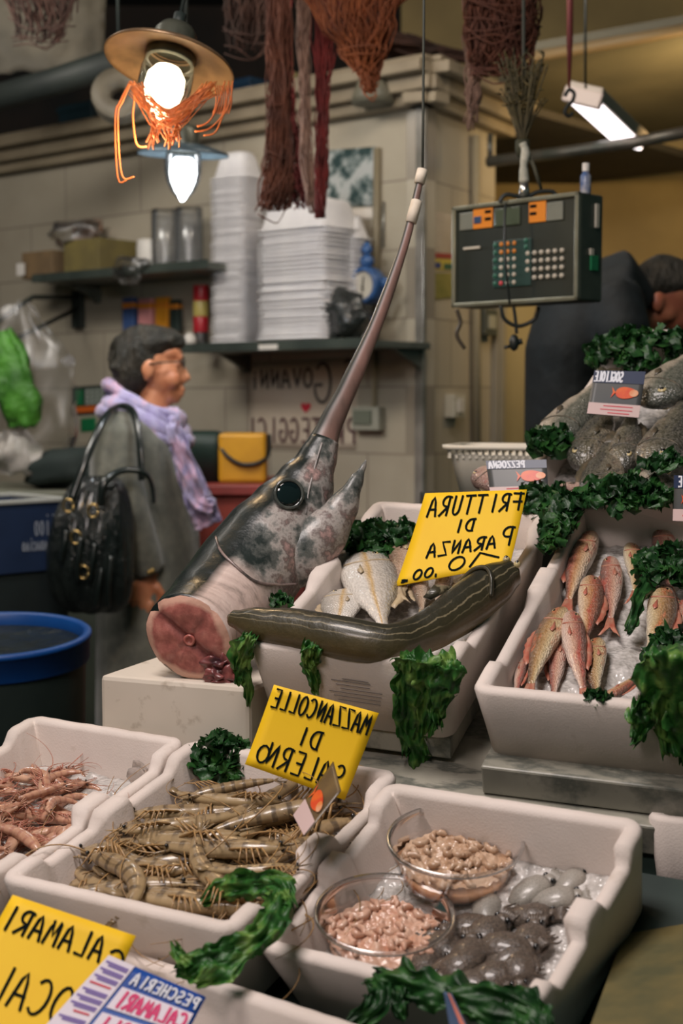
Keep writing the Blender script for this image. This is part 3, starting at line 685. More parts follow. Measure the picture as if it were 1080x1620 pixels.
def prawn(k, mat, legm, curl, legs=True, fat=1.0, ant=1.0, seed=0):
    rnd = random.Random(seed); N = 34; P = []; p = V((.5, 0, 0)); an = PI
    for i in range(N + 1):
        q = i/N; P.append(p.copy()); an += curl*(0.2 + 1.2*q)/N
        p = p + V((math.cos(an), math.sin(an)*-1, 0))/N
    prof = [0, .05, .14, .28, .38, .5, .65, .8, .92, 1.0]; ra = [.006, .026, .050, .066, .064, .062, .055, .044, .032, .020]
    rad = []
    for i in range(N + 1):
        q = i/N; r = interp(prof, ra, q)*fat
        if q > .36: r *= 1 + .09*(((q - .36)*6/.64) % 1.0 - .5)
        rad.append((r*1.08, r*.84))
    MB().tube(P, rad, 14, up=(0, 1, 0)).build('body', mat, k)
    t0 = (P[-1] - P[-3]).normalized(); s0 = V((-t0.y, t0.x, 0))
    for a in (-.5, -.2, .12, .45):
        d = t0*math.cos(a) + V((0, 0, 1))*math.sin(a)*.6 + s0*math.sin(a)*.8; w = d.cross(V((0, 0, 1))).normalized()*.030 + V((0, 0, .012))
        e = P[-1]
        MB().add([e - w*.3, e + d*.07 - w, e + d*.15 - w*.5, e + d*.15 + w*.5, e + d*.07 + w, e + w*.3], [(0, 1, 2, 3, 4, 5)], [(.98, .5)]*6).build('tail_fan', mat, k, solid=.008)
    MB().tube([P[3] + V((0, .02, 0)), P[0] + V((.06, .03, 0)), P[0] + V((.14, .05, 0))], [.016, .010, .002], 6).build('rostrum', mat, k)
    for sg in (1, -1): MB().blob(P[1] + V((.01, .012, sg*.035)), .017, 8).build('eye', EYEB, k)
    for sg in (1, -1):
        L = ant*(.8 + .4*rnd.random()); b = rnd.uniform(-.5, .5); pts = []
        for i in range(12):
            q = i/11; pts.append(P[0] + V((L*q*math.cos(b + q*1.2*sg), L*q*math.sin(b + q*1.2*sg), .03*sg + .10*math.sin(q*3)*(1 if sg > 0 else .3))))
        MB().tube(pts, [.0075*(1 - .7*i/11) for i in range(12)], 5).build('antenna', legm, k)
    if legs:
        for i in range(5):
            for sg in (1, -1):
                a = P[6 + i*2] + V((0, -.04, sg*.03)); L = .16 + .05*rnd.random()
                MB().tube([a, a + V((.05 + .02*i, -.07, sg*.06)), a + V((.12 + .03*rnd.random(), -L, sg*.05*rnd.random()))], [.011, .009, .004], 5).build('leg', legm, k)
    return k
PR, SH = {}, {}
for i, (cu, ft) in enumerate(((.9, 1.12), (1.4, 1.05), (.45, 1.15), (1.9, 1.12))):
    k = thing('striped_prawn', 'x', 'prawn'); prawn(k, PRW, PRL, cu, True, ft, .75, i); PR[i] = [k, False]
for i, (cu, ft) in enumerate(((1.8, 1.25), (2.9, 1.3), (1.0, 1.2))):
    k = thing('pink_shrimp', 'x', 'shrimp'); prawn(k, SHR, SHL, cu, True, ft, .8, 40 + i); SH[i] = [k, False]
def heapX(b, x, y, z, ang, L, flip, tilt, roll):
    return b.X @ Matrix.Translation(V((x, y, z))) @ Matrix.Rotation(ang, 4, 'Z') @ Matrix.Rotation(tilt, 4, 'Y') @ Matrix.Rotation(roll + (PI if flip else 0), 4, 'X') @ Matrix.Diagonal((L, L, L, 1))
rnd = random.Random(11); img = math.atan2(*reversed((BP.I.to_3x3() @ V((1, 0, 0)))[:2])) if False else R(29)
cells = []
for lay in range(3):
    nx, ny = ((3, 6), (3, 6), (2, 4))[lay]
    for i in range(nx):
        for j in range(ny): cells.append((lay, (i + .5)/nx, (j + .5)/ny))
for lay, fx, fy in cells:
    m_ = .035 + .028*lay; x = m_ + (BP.w - 2*m_)*min(1, max(0, fx + rnd.uniform(-.08, .08))); y = m_*.8 + (BP.l - 1.8*m_)*min(1, max(0, fy + rnd.uniform(-.07, .07)))
    z = -.058 + .018*lay + rnd.uniform(-.003, .004)
    a = img + rnd.gauss(0, .38) + (PI if rnd.random() < .5 else 0)
    L = rnd.uniform(.155, .195); x = min(max(x, .03 + abs(math.cos(a))*L*.40), BP.w - .03 - abs(math.cos(a))*L*.40); y = min(max(y, .035 + abs(math.sin(a))*L*.35), BP.l - .035 - abs(math.sin(a))*L*.35)
    use(rnd.randrange(4), heapX(BP, x, y, z, a, L, rnd.random() < .5, rnd.uniform(-.12, .12), rnd.uniform(-.3, .3)), 'brown striped prawn in the heap behind the squid price card', 'striped prawns in their box', PR)
# a few singled-out prawns
for (h, tl, z, lab) in (((470, 1372), (330, 1385), -.010, 'long banded prawn lying on top near the front of the heap'), ((300, 1260), (425, 1228), -.022, 'prawn with strong dark bands below the prawn price card, along the back of the heap')):
    hp, tp = loc(BP, *h, z), loc(BP, *tl, z); d = hp - tp; L = d.length/.95
    use(2, heapX(BP, (hp.x + tp.x)/2, (hp.y + tp.y)/2, z, math.atan2(d.y, d.x), L, False, 0, 0), lab, 'striped prawns in their box', PR)
rnd = random.Random(5); cnt = 0
for lay in range(3):
    for q in range((34, 30, 20)[lay]):
        x = rnd.uniform(.05, BS.w - .05); y = rnd.uniform(.05, BS.l - .05 - .03*lay)
        if y > BS.l*.62 and x > BS.w*.52: continue
        z = -.058 + .013*lay + rnd.uniform(-.003, .004); L = rnd.uniform(.078, .105)
        use(rnd.randrange(3), heapX(BS, x, y, z, rnd.uniform(0, 2*PI), L, rnd.random() < .5, rnd.uniform(-.3, .3), rnd.uniform(-.6, .6)), 'small pink shrimp in the heap at the left edge', 'pink shrimps in their box', SH)
# ice cubes at the back right of the shrimp box
cube = NT('ice_cube'); cube.set(rough=.1, spec=.6, trans=.75, ior=1.2); cube.col(rgb(214, 206, 200)); CUBE = cube.m
for i, (px, py) in enumerate(((205, 1195), (225, 1215), (250, 1190), (262, 1212), (238, 1178), (215, 1230), (272, 1196))):
    c = loc(BS, px, py, -.05)
    o = MB().blob((0, 0, 0), (.016, .014, .012), 8, wob=.4, seed=i).build('ice_lump', CUBE, smooth=False, bevel=.002); o.matrix_world = BS.X @ Matrix.Translation(c + V((0, 0, .004)))
    tag(o, 'clear lump of ice beside the small pink shrimps', 'ice', 'ice lumps in the shrimp box')

# ------------------------------------------------------------------ clear tubs with peeled shrimp meat, cuttlefish
TUB = clear('clear_plastic', (.95, .95, .95, 1), .08, .10)
def tub(px, py, rw, lab, meat_c, liquid_c, zr, lab2, seed):
    h = .052; zt = V((0, -math.sin(R(13)), math.cos(R(13)))); rc_ = inbox(BT, px, py, zr)
    X = frame(rc_ - zt*h, (1, 0, 0), zt)
    k = thing('plastic_tub', lab, 'tub', X, 'clear tubs on ice'); rb = rw*.80
    MB().lathe([(.001, .001), (rb*.95, .001), (rb, .005), (rw*.94, h - .012), (rw*.96, h - .010), (rw*.96, h - .002)], seg=48).build('tub_wall', TUB, k)
    MB().lathe([(rw*.955, h - .004), (rw*1.0, h - .004), (rw*1.015, h - .001), (rw*1.0, h + .002), (rw*.955, h + .001)], seg=48).build('rim', clear('rim_plastic', (.88, .88, .88, 1), .34, .25), k)
    rnd = random.Random(seed); t = thing('shrimp_meat', lab2, 'shrimp meat', X, None, 'stuff'); mb = MB()
    rl = lambda z: rb + (rw*.94 - rb)*z/h - .003
    fill = h*.38
    mb2 = MB().lathe([(.001, .003), (rb*.92, .003), (rl(.006), .008), (rl(fill), fill), (.001, fill)], seg=40)
    mb2.build('brine', M('brine_' + ('pink' if seed % 2 else 'amber'), liquid_c[0], liquid_c[1], .2, 30, coat=.5), t)
    NR_, NS_ = 34, 84; vs = []; fs = []
    for i in range(NR_ + 1):
        for j in range(NS_):
            r = rl(fill)*.99*i/NR_; a = 2*PI*j/NS_; x, y = r*math.cos(a), r*math.sin(a); p = V((x*150, y*150, seed*7.0))
            dd = noise.voronoi(p)[0]; z = fill + .006*(1 - min(1, dd[0]*1.3)**2) + .006*(1 - (r/rw)**2) + .004*noise.noise(p*.3)
            vs.append((x, y, z))
    for i in range(NR_):
        for j in range(NS_): fs.append((i*NS_ + j, i*NS_ + (j + 1) % NS_, (i + 1)*NS_ + (j + 1) % NS_, (i + 1)*NS_ + j))
    mb.add(vs, fs)
    for i in range(46):
        r = rw*.80*math.sqrt(rnd.random()); a = rnd.uniform(0, 2*PI); z = fill + .007 + .006*(1 - (r/rw)**2)
        a2 = rnd.uniform(0, 2*PI); d = V((math.cos(a2), math.sin(a2), rnd.uniform(-.2, .2)))*rnd.uniform(.006, .010); p = V((r*math.cos(a), r*math.sin(a), z)); q = V((-d.y, d.x, 0))
        mb.tube([p - d, p - d*.3 + q*.5, p + d*.5 + q*.4, p + d - q*.2], [.002, .0048, .0042, .0015], 8, flat=.8)
    mb.build('meat_piece', meat_c, t)
tub(720, 1328, .080, 'round clear plastic tub farther back on the ice', M('meat_beige', rgb(200, 172, 146), rgb(178, 142, 112), .3, 60, coat=.3), (rgb(196, 140, 100), rgb(214, 166, 128)), -.022, 'beige shrimp meat filling the farther clear tub', 2)
tub(608, 1443, .078, 'round clear plastic tub nearer the front rim of its box', M('meat_pink', rgb(212, 178, 156), rgb(196, 146, 120), .3, 60, coat=.3), (rgb(200, 140, 104), rgb(220, 172, 140)), -.020, 'pinkish shrimp meat filling the nearer clear tub', 3)
CUT = NT('cuttlefish_skin'); CUT.set(rough=.4, spec=.4, coat=.35, coatr=.04); u, v = CUT.uv()
CUT.col(CUT.ramp(CUT.noise(60, 5, .65), [(.34, rgb(40, 38, 36)), (.5, rgb(84, 74, 66)), (.7, rgb(136, 120, 104))])); CUT.bump(CUT.noise(12, 3), .35, .006)
PALE = NT('pale_squid_skin'); PALE.set(rough=.4, coat=.25, trans=.2); PALE.col(PALE.ramp(PALE.noise(70, 4), [(.35, rgb(136, 130, 120)), (.65, rgb(188, 182, 172))]))
cut = {}
for key, mt in (('c', CUT.m), ('p', PALE.m)):
    k = thing('small_cuttlefish', 'x', 'cuttlefish')
    MB().tube([(-.42, 0, .0), (-.40, 0, 0), (-.25, 0, .01), (0, 0, .02), (.16, 0, .01), (.22, 0, 0)], [.02, .10, .20, .24, .20, .15], 18, flat=.62, up=(0, 1, 0)).build('mantle', mt, k)
    MB().blob((.27, 0, 0), (.10, .13, .09), 14).build('head', mt, k)
    for sg in (1, -1): MB().blob((.28, sg*.09, .045), .045, 10).build('eye', EYEB, k)
    for i in range(7):
        a = (i - 3)*.22
        MB().tube(smoothpath([(.33, .09*(i - 3)/3, 0), (.42, .12*(i - 3)/3, .03), (.52, .16*(i - 3)/3 + .03*math.sin(i), -.02), (.60, .15*(i - 3)/3 + .05*math.sin(i*2), -.03)], 3), [.03 - .0024*j for j in range(10)], 7).build('tentacle', mt, k)
    for sg in (1, -1):
        MB().add([(-.36, sg*.10, 0), (-.2, sg*.26, 0), (.02, sg*.30, .01), (.14, sg*.2, 0), (0, sg*.2, 0), (-.2, sg*.16, 0)], [(0, 1, 2, 3, 4, 5)]).build('side_fin', mt, k, solid=.012)
    cut[key] = [k, False]
def layX(b, px, py, z, deg, L, tilt=0): return b.X @ Matrix.Translation(loc(b, px, py, z)) @ Matrix.Rotation(R(deg), 4, 'Z') @ Matrix.Rotation(R(tilt), 4, 'Y') @ Matrix.Diagonal((L, L, L, 1))
rnd = random.Random(3)
for i, (px, py, z, dg, L) in enumerate(((770, 1478, -.060, 70, .092), (838, 1488, -.058, 100, .085), (812, 1515, -.052, 60, .09), (742, 1515, -.052, 110, .095), (700, 1500, -.060, 150, .09), (780, 1548, -.050, 40, .09), (705, 1545, -.054, 95, .09), (845, 1450, -.066, 20, .075), (735, 1470, -.064, 200, .085), (672, 1530, -.062, 120, .085), (790, 1500, -.048, 190, .085), (750, 1560, -.048, 15, .085), (725, 1530, -.044, 240, .08), (820, 1535, -.050, 300, .08))):
    use('c', layX(BT, px, py, z, dg, L), 'dark glossy little cuttlefish in the pile at the front right of the tubs', 'dark cuttlefish by the tubs', cut)
for i, (px, py, z, dg, L) in enumerate(((845, 1408, -.073, 60, .08), (885, 1422, -.073, 30, .075), (905, 1394, -.073, 80, .065), (770, 1436, -.073, 110, .075))):
    use('p', layX(BT, px, py, z, dg, L), 'pale translucent little cuttlefish sunk in the ice right of the tubs', 'pale cuttlefish in the ice', cut)

# ------------------------------------------------------------------ greens
def leaf_strip(mb, pts, wd, nrm, seed=0, ruffle=.012, m=14, sub_=7, jag=.75):
    P = smoothpath(pts, sub_); n = len(P); nrm = V(nrm).normalized(); vs = []; fs = []
    W = [interp([i/(len(wd) - 1) for i in range(len(wd))], wd, i/(n - 1)) for i in range(n)]
    for i, p in enumerate(P):
        t = (P[min(i + 1, n - 1)] - P[max(i - 1, 0)]).normalized(); sd = t.cross(nrm).normalized(); nn = sd.cross(t)
        for j in range(m + 1):
            q = j/m*2 - 1; w = W[i]/2
            e = 1 + jag*noise.noise(V((i*.9, (1 if q > 0 else -1)*3, seed*7.3)))*(abs(q)**3)
            off = ruffle*(noise.noise(V((i*.4, q*2.4, seed*4.1))) + .8*noise.noise(V((i*1.1, q*6, seed*2.7)))*(.35 + abs(q)))*(0.5 + abs(q))
            vs.append(p + sd*(q*w*e) + nn*(off - .25*w*q*q) + t*(.4*ruffle*noise.noise(V((q*4, i, seed)))))
    for i in range(n - 1):
        for j in range(m): fs.append((i*(m + 1) + j, i*(m + 1) + j + 1, (i + 1)*(m + 1) + j + 1, (i + 1)*(m + 1) + j))
    return mb.add(vs, fs)
def leaflets(mb, c, X, rx, ry, rz, n, size, seed):
    rnd = random.Random(seed)
    for q in range(n):
        a = rnd.uniform(0, 2*PI); r = math.sqrt(rnd.random()); x, y = r*math.cos(a)*rx, r*math.sin(a)*ry
        z = rz*math.sqrt(max(0, 1 - r*r))*rnd.uniform(.55, 1.05); p = X @ (V(c) + V((x, y, z)))
        d = V((rnd.gauss(0, 1), rnd.gauss(0, 1), rnd.gauss(.3, .7))).normalized(); nr = (X.to_3x3() @ V((x/rx*.8, y/ry*.8, 1)) + V((rnd.gauss(0, .5), rnd.gauss(0, .5), rnd.gauss(0, .5)))).normalized()
        s_ = size*rnd.uniform(.6, 1.3)
        leaf_strip(mb, [p - d*s_*.5, p, p + d*s_*.55], [s_*.25, s_*.85, s_*.3], nr, q + seed, s_*.35, 5, 2, .6)
def strip_thing(lab, b, strips, mat=None, cat='greens', name='lettuce_leaf', ruffle=.012):
    """strips: list of (list of (px, py, z-in-box), widths, seed)"""
    p0 = inbox(b, *strips[0][0][0]); t = thing(name, lab, cat, p0)
    for pts, wd, sd in strips:
        mb = MB(); leaf_strip(mb, [inbox(b, *p) for p in pts], wd, (CAM - p0), sd, ruffle)
        mb.build('leaf', mat or LETTUCE, t, world=True, sub=1)
    return t
def hang(b, top, bot, off=-.012):                    # pixel pairs on the plane of the box's front face, a little in front
    fn = b.X.to_3x3() @ V((0, -1, 0)); fn = fn + V((0, 0, -.10)); P0 = b.X @ V((0, off, 0)); return None
def frontpt(b, px, py, off=.012):                    # on the box's sloped front face, lifted outwards
    n = (b.X.to_3x3() @ V((0, -b.h, -.016))).normalized(); return on_plane(px, py, b.X @ V((0, 0, 0)) + n*off, n)
def front_leaf(lab, b, strips, over, mat=LETTUCE, ruffle=.010, name='lettuce_leaf'):
    t = None
    for q, (pts, wd, sd) in enumerate(strips):
        P = [frontpt(b, x, y, .010 + .004*(q % 3)) for x, y in pts]
        if over: P = [inbox(b, pts[0][0] + over[0], pts[0][1] + over[1], .012)] + P; wd = [wd[0]*.6] + list(wd)
        if t is None: t = thing(name, lab, 'greens', P[1])
        mb = MB(); leaf_strip(mb, P, wd, (CAM - P[1]), sd, ruffle); mb.build('leaf', mat, t, world=True, sub=1)
    return t
front_leaf('narrow lettuce leaf hanging at the left front corner of the frying-fish box', BF, [([(386, 1014), (378, 1045), (390, 1075), (393, 1118)], [.020, .034, .028, .016, .006], 1), ([(396, 1012), (385, 1040), (378, 1070), (382, 1085)], [.018, .022, .018, .008], 2)], (6, -10))
front_leaf('short lettuce leaf folded over the middle of the frying-fish box rim', BF, [([(496, 1024), (490, 1050), (497, 1075), (500, 1098)], [.028, .026, .018, .008], 3), ([(488, 1024), (486, 1045), (492, 1062)], [.018, .016, .006], 4)], (2, -12))
front_leaf('big lettuce bunch hanging over the right front corner of the frying-fish box', BF, [([(660, 1046), (655, 1090), (650, 1140), (660, 1190), (668, 1232)], [.060, .052, .040, .034, .008], 5), ([(690, 1048), (688, 1085), (680, 1120), (672, 1165)], [.06, .055, .04, .012], 6), ([(712, 1058), (700, 1090), (690, 1125), (694, 1150)], [.04, .04, .025, .006], 7), ([(645, 1050), (642, 1100), (645, 1160), (640, 1195)], [.03, .034, .03, .010], 8)], (0, -14), ruffle=.016)
front_leaf('lettuce bunch draped over the mullet box front at the right edge', BM, [([(1050, 1040), (1040, 1085), (1050, 1130), (1060, 1195)], [.05, .06, .055, .02], 9), ([(1075, 1030), (1070, 1090), (1078, 1150), (1082, 1200)], [.06, .06, .06, .02], 10), ([(1018, 1118), (1015, 1140), (1008, 1165), (1000, 1178)], [.025, .034, .02, .006], 11), ([(1090, 1100), (1094, 1150), (1084, 1210)], [.05, .06, .02], 12)], (0, -10), ruffle=.018)
def mound(lab, b, px, py, z, rx, ry, rz, n, size, seed, mat=None, name='parsley_bunch'):
    c = loc(b, px, py, z); t = thing(name, lab, 'greens', b.X @ Matrix.Translation(c))
    mb = MB(); leaflets(mb, c, b.X, rx, ry, rz, n, size, seed); mb.build('leaf', mat or PARSLEY, t, world=True)
    return t
mound('dark parsley mound at the back left of the frying-fish box', BF, 592, 872, -.035, .062, .055, .045, 170, .026, 21)
mound('small parsley tuft behind the frying-fish price card', BF, 648, 858, -.035, .03, .03, .03, 60, .024, 22)
mound('tiny parsley sprig between the swordfish and the long dark fish', BF, 448, 956, .006, .012, .010, .018, 18, .018, 23)
mound('dark green sprig lying across the mullet on the right', BM, 1050, 905, -.020, .045, .05, .03, 110, .024, 24)
strip_thing('thin green stalk trailing down from the sprig over the mullet', BM, [([(1040, 900, -.01), (1015, 940, -.012), (1000, 985, -.02), (992, 1005, -.03)], [.03, .022, .016, .004], 25)], PARSLEY, name='parsley_stalk')
mound('parsley tuft over the front right mullet', BM, 1066, 1042, -.020, .035, .04, .035, 80, .024, 26)
mound('tiny green sprig on the front rim of the mullet box', BM, 945, 1108, -.004, .018, .008, .010, 22, .014, 27)
mound('parsley bunch standing at the back left of the prawn box, beside the yellow card', BP, 352, 1215, -.035, .042, .04, .045, 130, .026, 28)
# curly lettuce between prawn and tub boxes at the front
strip_thing('curly lettuce leaf draped around the front corner of the prawn box', BP, [([(448, 1408, .012), (438, 1445, .012), (412, 1480, .010), (360, 1508, .004), (310, 1528, -.004), (278, 1540, -.02)], [.02, .036, .030, .034, .030, .006], 30), ([(318, 1428, -.026), (350, 1408, -.014), (392, 1400, .0), (430, 1402, .008), (452, 1425, .010)], [.012, .026, .030, .034, .012], 31), ([(395, 1500, .002), (350, 1530, -.004), (308, 1556, -.014)], [.02, .030, .012], 32), ([(402, 1396, .004), (440, 1400, .012), (462, 1432, .012)], [.02, .028, .008], 33), ([(300, 1530, -.004), (282, 1510, .002), (274, 1492, .004)], [.016, .014, .004], 34)], LETTUCE, ruffle=.012)
strip_thing('parsley leaves lying along the front rim of the tub box', BT, [([(585, 1542, .006), (650, 1558, .010), (720, 1575, .010), (790, 1585, .008), (850, 1605, .004)], [.02, .036, .034, .036, .02], 35), ([(590, 1545, .010), (600, 1580, .004), (555, 1625, -.01)], [.02, .030, .02], 36), ([(700, 1575, .012), (780, 1590, .012), (870, 1625, .0)], [.02, .04, .02], 37), ([(640, 1560, .012), (632, 1590, .004), (640, 1615, -.004)], [.02, .018, .006], 38), ([(810, 1560, .010), (835, 1600, .010), (870, 1640, 0)], [.02, .04, .02], 39)], PARSLEY, ruffle=.014)
# E4

# ------------------------------------------------------------------ lettering
def arc(cx, cy, rx, ry, a0, a1, n=9): return [(cx + rx*math.cos(R(a0 + (a1 - a0)*i/n)), cy + ry*math.sin(R(a0 + (a1 - a0)*i/n))) for i in range(n + 1)]
GL = {
 'A': [[(0, 0), (.35, .75), (.55, 1), (.72, .8), (.85, 0)], [(.12, .36), (.82, .36)]],
 'B': [[(.1, 0), (.1, 1)], [(.1, 1)] + arc(.4, .75, .35, .25, 90, -90) + [(.1, .5)], [(.1, .5)] + arc(.45, .25, .4, .25, 90, -90) + [(.1, 0)]],
 'C': [arc(.55, .5, .5, .5, 50, 310, 12)], 'c': [arc(.5, .32, .42, .32, 50, 310, 10)],
 'D': [[(.12, 1), (.12, 0)], [(.0, 1)] + arc(.3, .5, .55, .5, 80, -90, 10) + [(.05, 0)]],
 'E': [[(.75, 1), (.1, 1), (.1, 0), (.78, 0)], [(.1, .5), (.6, .5)]],
 'e': [arc(.5, .55, .4, .4, 70, 250, 8) , [(.3, .55), (.7, .5)], arc(.5, .22, .42, .28, 130, 320, 8)],
 'F': [[(.2, 1.05), (.15, 0)], [(-.1, .98), (.9, 1.02)], [(-.05, .5), (.8, .52)]],
 'G': [arc(.5, .5, .45, .5, 50, 330, 12) + [(.92, .45), (.55, .45)]],
 'g': [arc(.42, .62, .38, .36, 20, 340, 12), [(.80, .95), (.80, -.1), (.66, -.45)]],
 'S': [arc(.45, .75, .35, .26, 40, 260, 8) + arc(.42, .24, .4, .26, 80, -150, 9)],
 'I': [[(.3, 1), (.3, 0)]], 'i': [[(.3, .62), (.3, 0)], [(.28, .86), (.32, .9)]],
 'L': [[(.2, 1), (.12, 0), (.75, .02)]], 'K': [[(.1, 1), (.1, 0)], [(.75, 1), (.1, .45), (.8, 0)]],
 'M': [[(0, 0), (.14, 1), (.45, .35), (.78, 1), (.92, 0)]], 'N': [[(.05, 0), (.08, 1), (.75, .05), (.8, 1)]],
 'n': [[(.1, 0), (.1, .65)], [(.1, .45)] + arc(.4, .4, .3, .25, 150, 0, 6) + [(.7, 0)]],
 'O': [arc(.45, .5, .45, .5, 95, 455, 16)], '0': [arc(.45, .5, .42, .5, 95, 455, 16)], 'o': [arc(.4, .32, .36, .32, 95, 455, 12)],
 'P': [[(.12, 0), (.12, 1)], [(-.05, .95)] + arc(.35, .74, .45, .27, 90, -90, 8) + [(.12, .46)]],
 'R': [[(.1, 0), (.12, 1)], [(-.05, .96)] + arc(.35, .75, .42, .26, 90, -90, 8) + [(.12, .48), (.85, 0)]],
 'T': [[(.42, 1), (.42, 0)], [(-.05, 1), (.9, 1)]], 'U': [[(.08, 1), (.1, .35)] + arc(.43, .3, .33, .3, 180, 360, 8) + [(.78, 1)]],
 'V': [[(0, 1), (.4, 0), (.8, 1)]], 'v': [[(.05, .65), (.35, 0), (.68, .68)]], 'a': [[(0, 0), (.4, .7), (.75, 0)], [(.15, .28), (.62, .28)]],
 'Z': [[(.05, .97), (.8, 1), (.05, .02), (.85, 0)]], 'H': [[(.1, 0), (.1, 1)], [(.8, 0), (.8, 1)], [(.1, .5), (.8, .5)]],
 'X': [[(.05, 0), (.8, 1)], [(.05, 1), (.8, 0)]],
 '1': [[(-.35, .45), (.55, 1), (.30, 0)]], ',': [[(.35, .12), (.2, -.22)]], '-': [[(.1, .5), (.7, .5)]], '.': [[(.3, 0), (.34, .05)]],
 '~': [arc(.5, .2, .35, .16, 60, 300, 6), [(.0, .25), (.5, .28)], [(.0, .12), (.5, .14)]], ' ': [],
}
def text_strokes(txt, x0, x1, y0, y1, slant=0, skew=0):
    """strokes in reading coordinates: x grows along the text"""
    n = len(txt); cw = (x1 - x0)/max(1, n); out = []
    for i, ch in enumerate(txt):
        for st_ in GL.get(ch, []):
            out.append([(x0 + cw*(i + .08 + .80*px) + slant*py*cw, y0 + (y1 - y0)*py + skew*(i/max(1, n))) for px, py in st_])
    return out
class Card: pass
def card(name, lab, cat, corners, mat, curl=.0, group=None, thick=.0012, mirror=True):
    """corners TL, TR, BR, BL in world space; a bent sheet with uv u left..right, v bottom..top"""
    TL, TR, BR, BL = corners; c = (TL + TR + BR + BL)/4; k = thing(name, lab, cat, c, group)
    nr = (TR - TL).cross(BL - TL).normalized()
    if nr.dot(CAM - c) < 0: nr = -nr
    q = Card(); q.k = k; q.n = nr; q.mirror = mirror
    q.w = ((TR - TL).length + (BR - BL).length)/2; q.h = ((TL - BL).length + (TR - BR).length)/2
    def f(u, v, off=0): return (BL*(1 - u) + BR*u)*(1 - v) + (TL*(1 - u) + TR*u)*v + nr*(curl*(1 - (2*v - 1)**2) + off)
    q.f = f; vs = []; fs = []; N = 10
    for i in range(N + 1):
        for j in range(N + 1): vs.append(f(i/N, j/N, -thick))
    for i in range(N):
        for j in range(N): a = i*(N + 1) + j; fs.append((a, a + N + 1, a + N + 2, a + 1))
    MB().add(vs, fs).build('card', mat, k, world=True, solid=thick)
    return q
def write(q, strokes, w, mat=INK, name='lettering', off=.0008, parent=None):
    mb = MB()
    for st_ in strokes:
        P = []
        for i in range(len(st_) - 1):
            a, b = st_[i], st_[i + 1]; m = max(1, int(max(abs(a[0] - b[0]), abs(a[1] - b[1]))/.06))
            for j in range(m): P.append((a[0] + (b[0] - a[0])*j/m, a[1] + (b[1] - a[1])*j/m))
        P.append(st_[-1]); W = [q.f(1 - x if q.mirror else x, y, off) for x, y in P]; vs = []; fs = []
        for i, p in enumerate(W):
            t = (W[min(i + 1, len(W) - 1)] - W[max(i - 1, 0)])
            if t.length < 1e-9: t = V((1, 0, 0))
            t.normalize(); sd = t.cross(q.n).normalized()*w/2
            if i == 0: p = p - t*w*.4
            if i == len(W) - 1: p = p + t*w*.4
            vs += [p - sd, p + sd]
            if i: fs.append((2*i - 2, 2*i - 1, 2*i + 1, 2*i))
        mb.add(vs, fs)
    return mb.build(name, mat, parent if parent is not None else q.k, world=True)
def patch(q, u0, u1, v0, v1, mat, name, off=.0006, slant=0):
    n = 6; vs = []; fs = []
    for i in range(n + 1):
        for j in range(n + 1): vs.append(q.f(u0 + (u1 - u0)*i/n, v0 + (v1 - v0)*j/n, off))
    for i in range(n):
        for j in range(n): a = i*(n + 1) + j; fs.append((a, a + n + 1, a + n + 2, a + 1))
    return MB().add(vs, fs).build(name, mat, q.k, world=True)
def fishpic(q, u0, u1, v0, v1, mat, mat2, off=.0010):
    cu, cv, ru, rv = (u0 + u1)/2 + (u1 - u0)*.08, (v0 + v1)/2, (u1 - u0)*.42, (v1 - v0)*.42
    pts = [q.f(cu + ru*math.cos(a), cv + rv*math.sin(a)*(1 - .25*math.cos(a)), off) for a in [2*PI*i/24 for i in range(24)]]
    tl = [q.f(u0 + (u1 - u0)*.16, cv, off), q.f(u0, cv + rv, off), q.f(u0 + (u1 - u0)*.06, cv, off), q.f(u0, cv - rv, off)]
    MB().add(pts, [tuple(range(24))]).add(tl, [(0, 1, 2, 3)]).build('fish_picture', mat, q.k, world=True)
    pts = [q.f(cu + ru*.62 + ru*.40*math.cos(a), cv + rv*.62*math.sin(a), off + .0003) for a in [2*PI*i/16 for i in range(16)]]
    MB().add(pts, [tuple(range(16))]).build('fish_head_picture', mat2, q.k, world=True)
def picks(*a): return [at(x, y, Y) for x, y, Y in a]
# FRITTURA DI PARANZA 10,00
q = card('price_card', 'yellow handwritten price card standing in the box of mixed frying fish', 'price card', picks((672, 780, 2.20), (833, 774, 2.16), (806, 893, 2.10), (625, 927, 2.13)), YELLOW, -.004)
write(q, text_strokes('FRITTURA', .02, .94, .74, .95) + text_strokes('DI', .42, .64, .53, .67) + text_strokes('P', .03, .17, .28, .52) + text_strokes('ARANZA', .17, .82, .27, .43)
      + [[(.12, .13), (.30, .23), (.36, .07)]] + text_strokes('0', .40, .60, .06, .22) + text_strokes(',', .64, .68, .04, .12) + text_strokes('00', .68, .88, .03, .14) + text_strokes('~', .90, .98, .02, .10), .0032)
# MAZZANCOLLE DI SALERNO
q = card('price_card', 'yellow handwritten price card at the back of the striped prawn box', 'price card', picks((433, 1083, 1.82), (599, 1128, 1.80), (545, 1266, 1.775), (387, 1209, 1.795)), YELLOW, -.003)
write(q, text_strokes('MAZZANCOLLE', .03, .98, .74, .96) + text_strokes('DI', .40, .66, .42, .62) + text_strokes('SALERN', .08, .86, .08, .34) + text_strokes('o', .80, .98, .08, .40), .0028)
# CALAMARI LOCALI
q = card('price_card', 'yellow handwritten squid price card at the lower left corner', 'price card', picks((20, 1415, 1.475), (215, 1480, 1.455), (118, 1690, 1.36), (-95, 1610, 1.38)), YELLOW, -.003)
write(q, text_strokes('C', -.02, .16, .62, .86) + text_strokes('ALAMARI', .17, 1.0, .74, .92) + text_strokes('LOCALI', .06, .98, .24, .50), .0030)
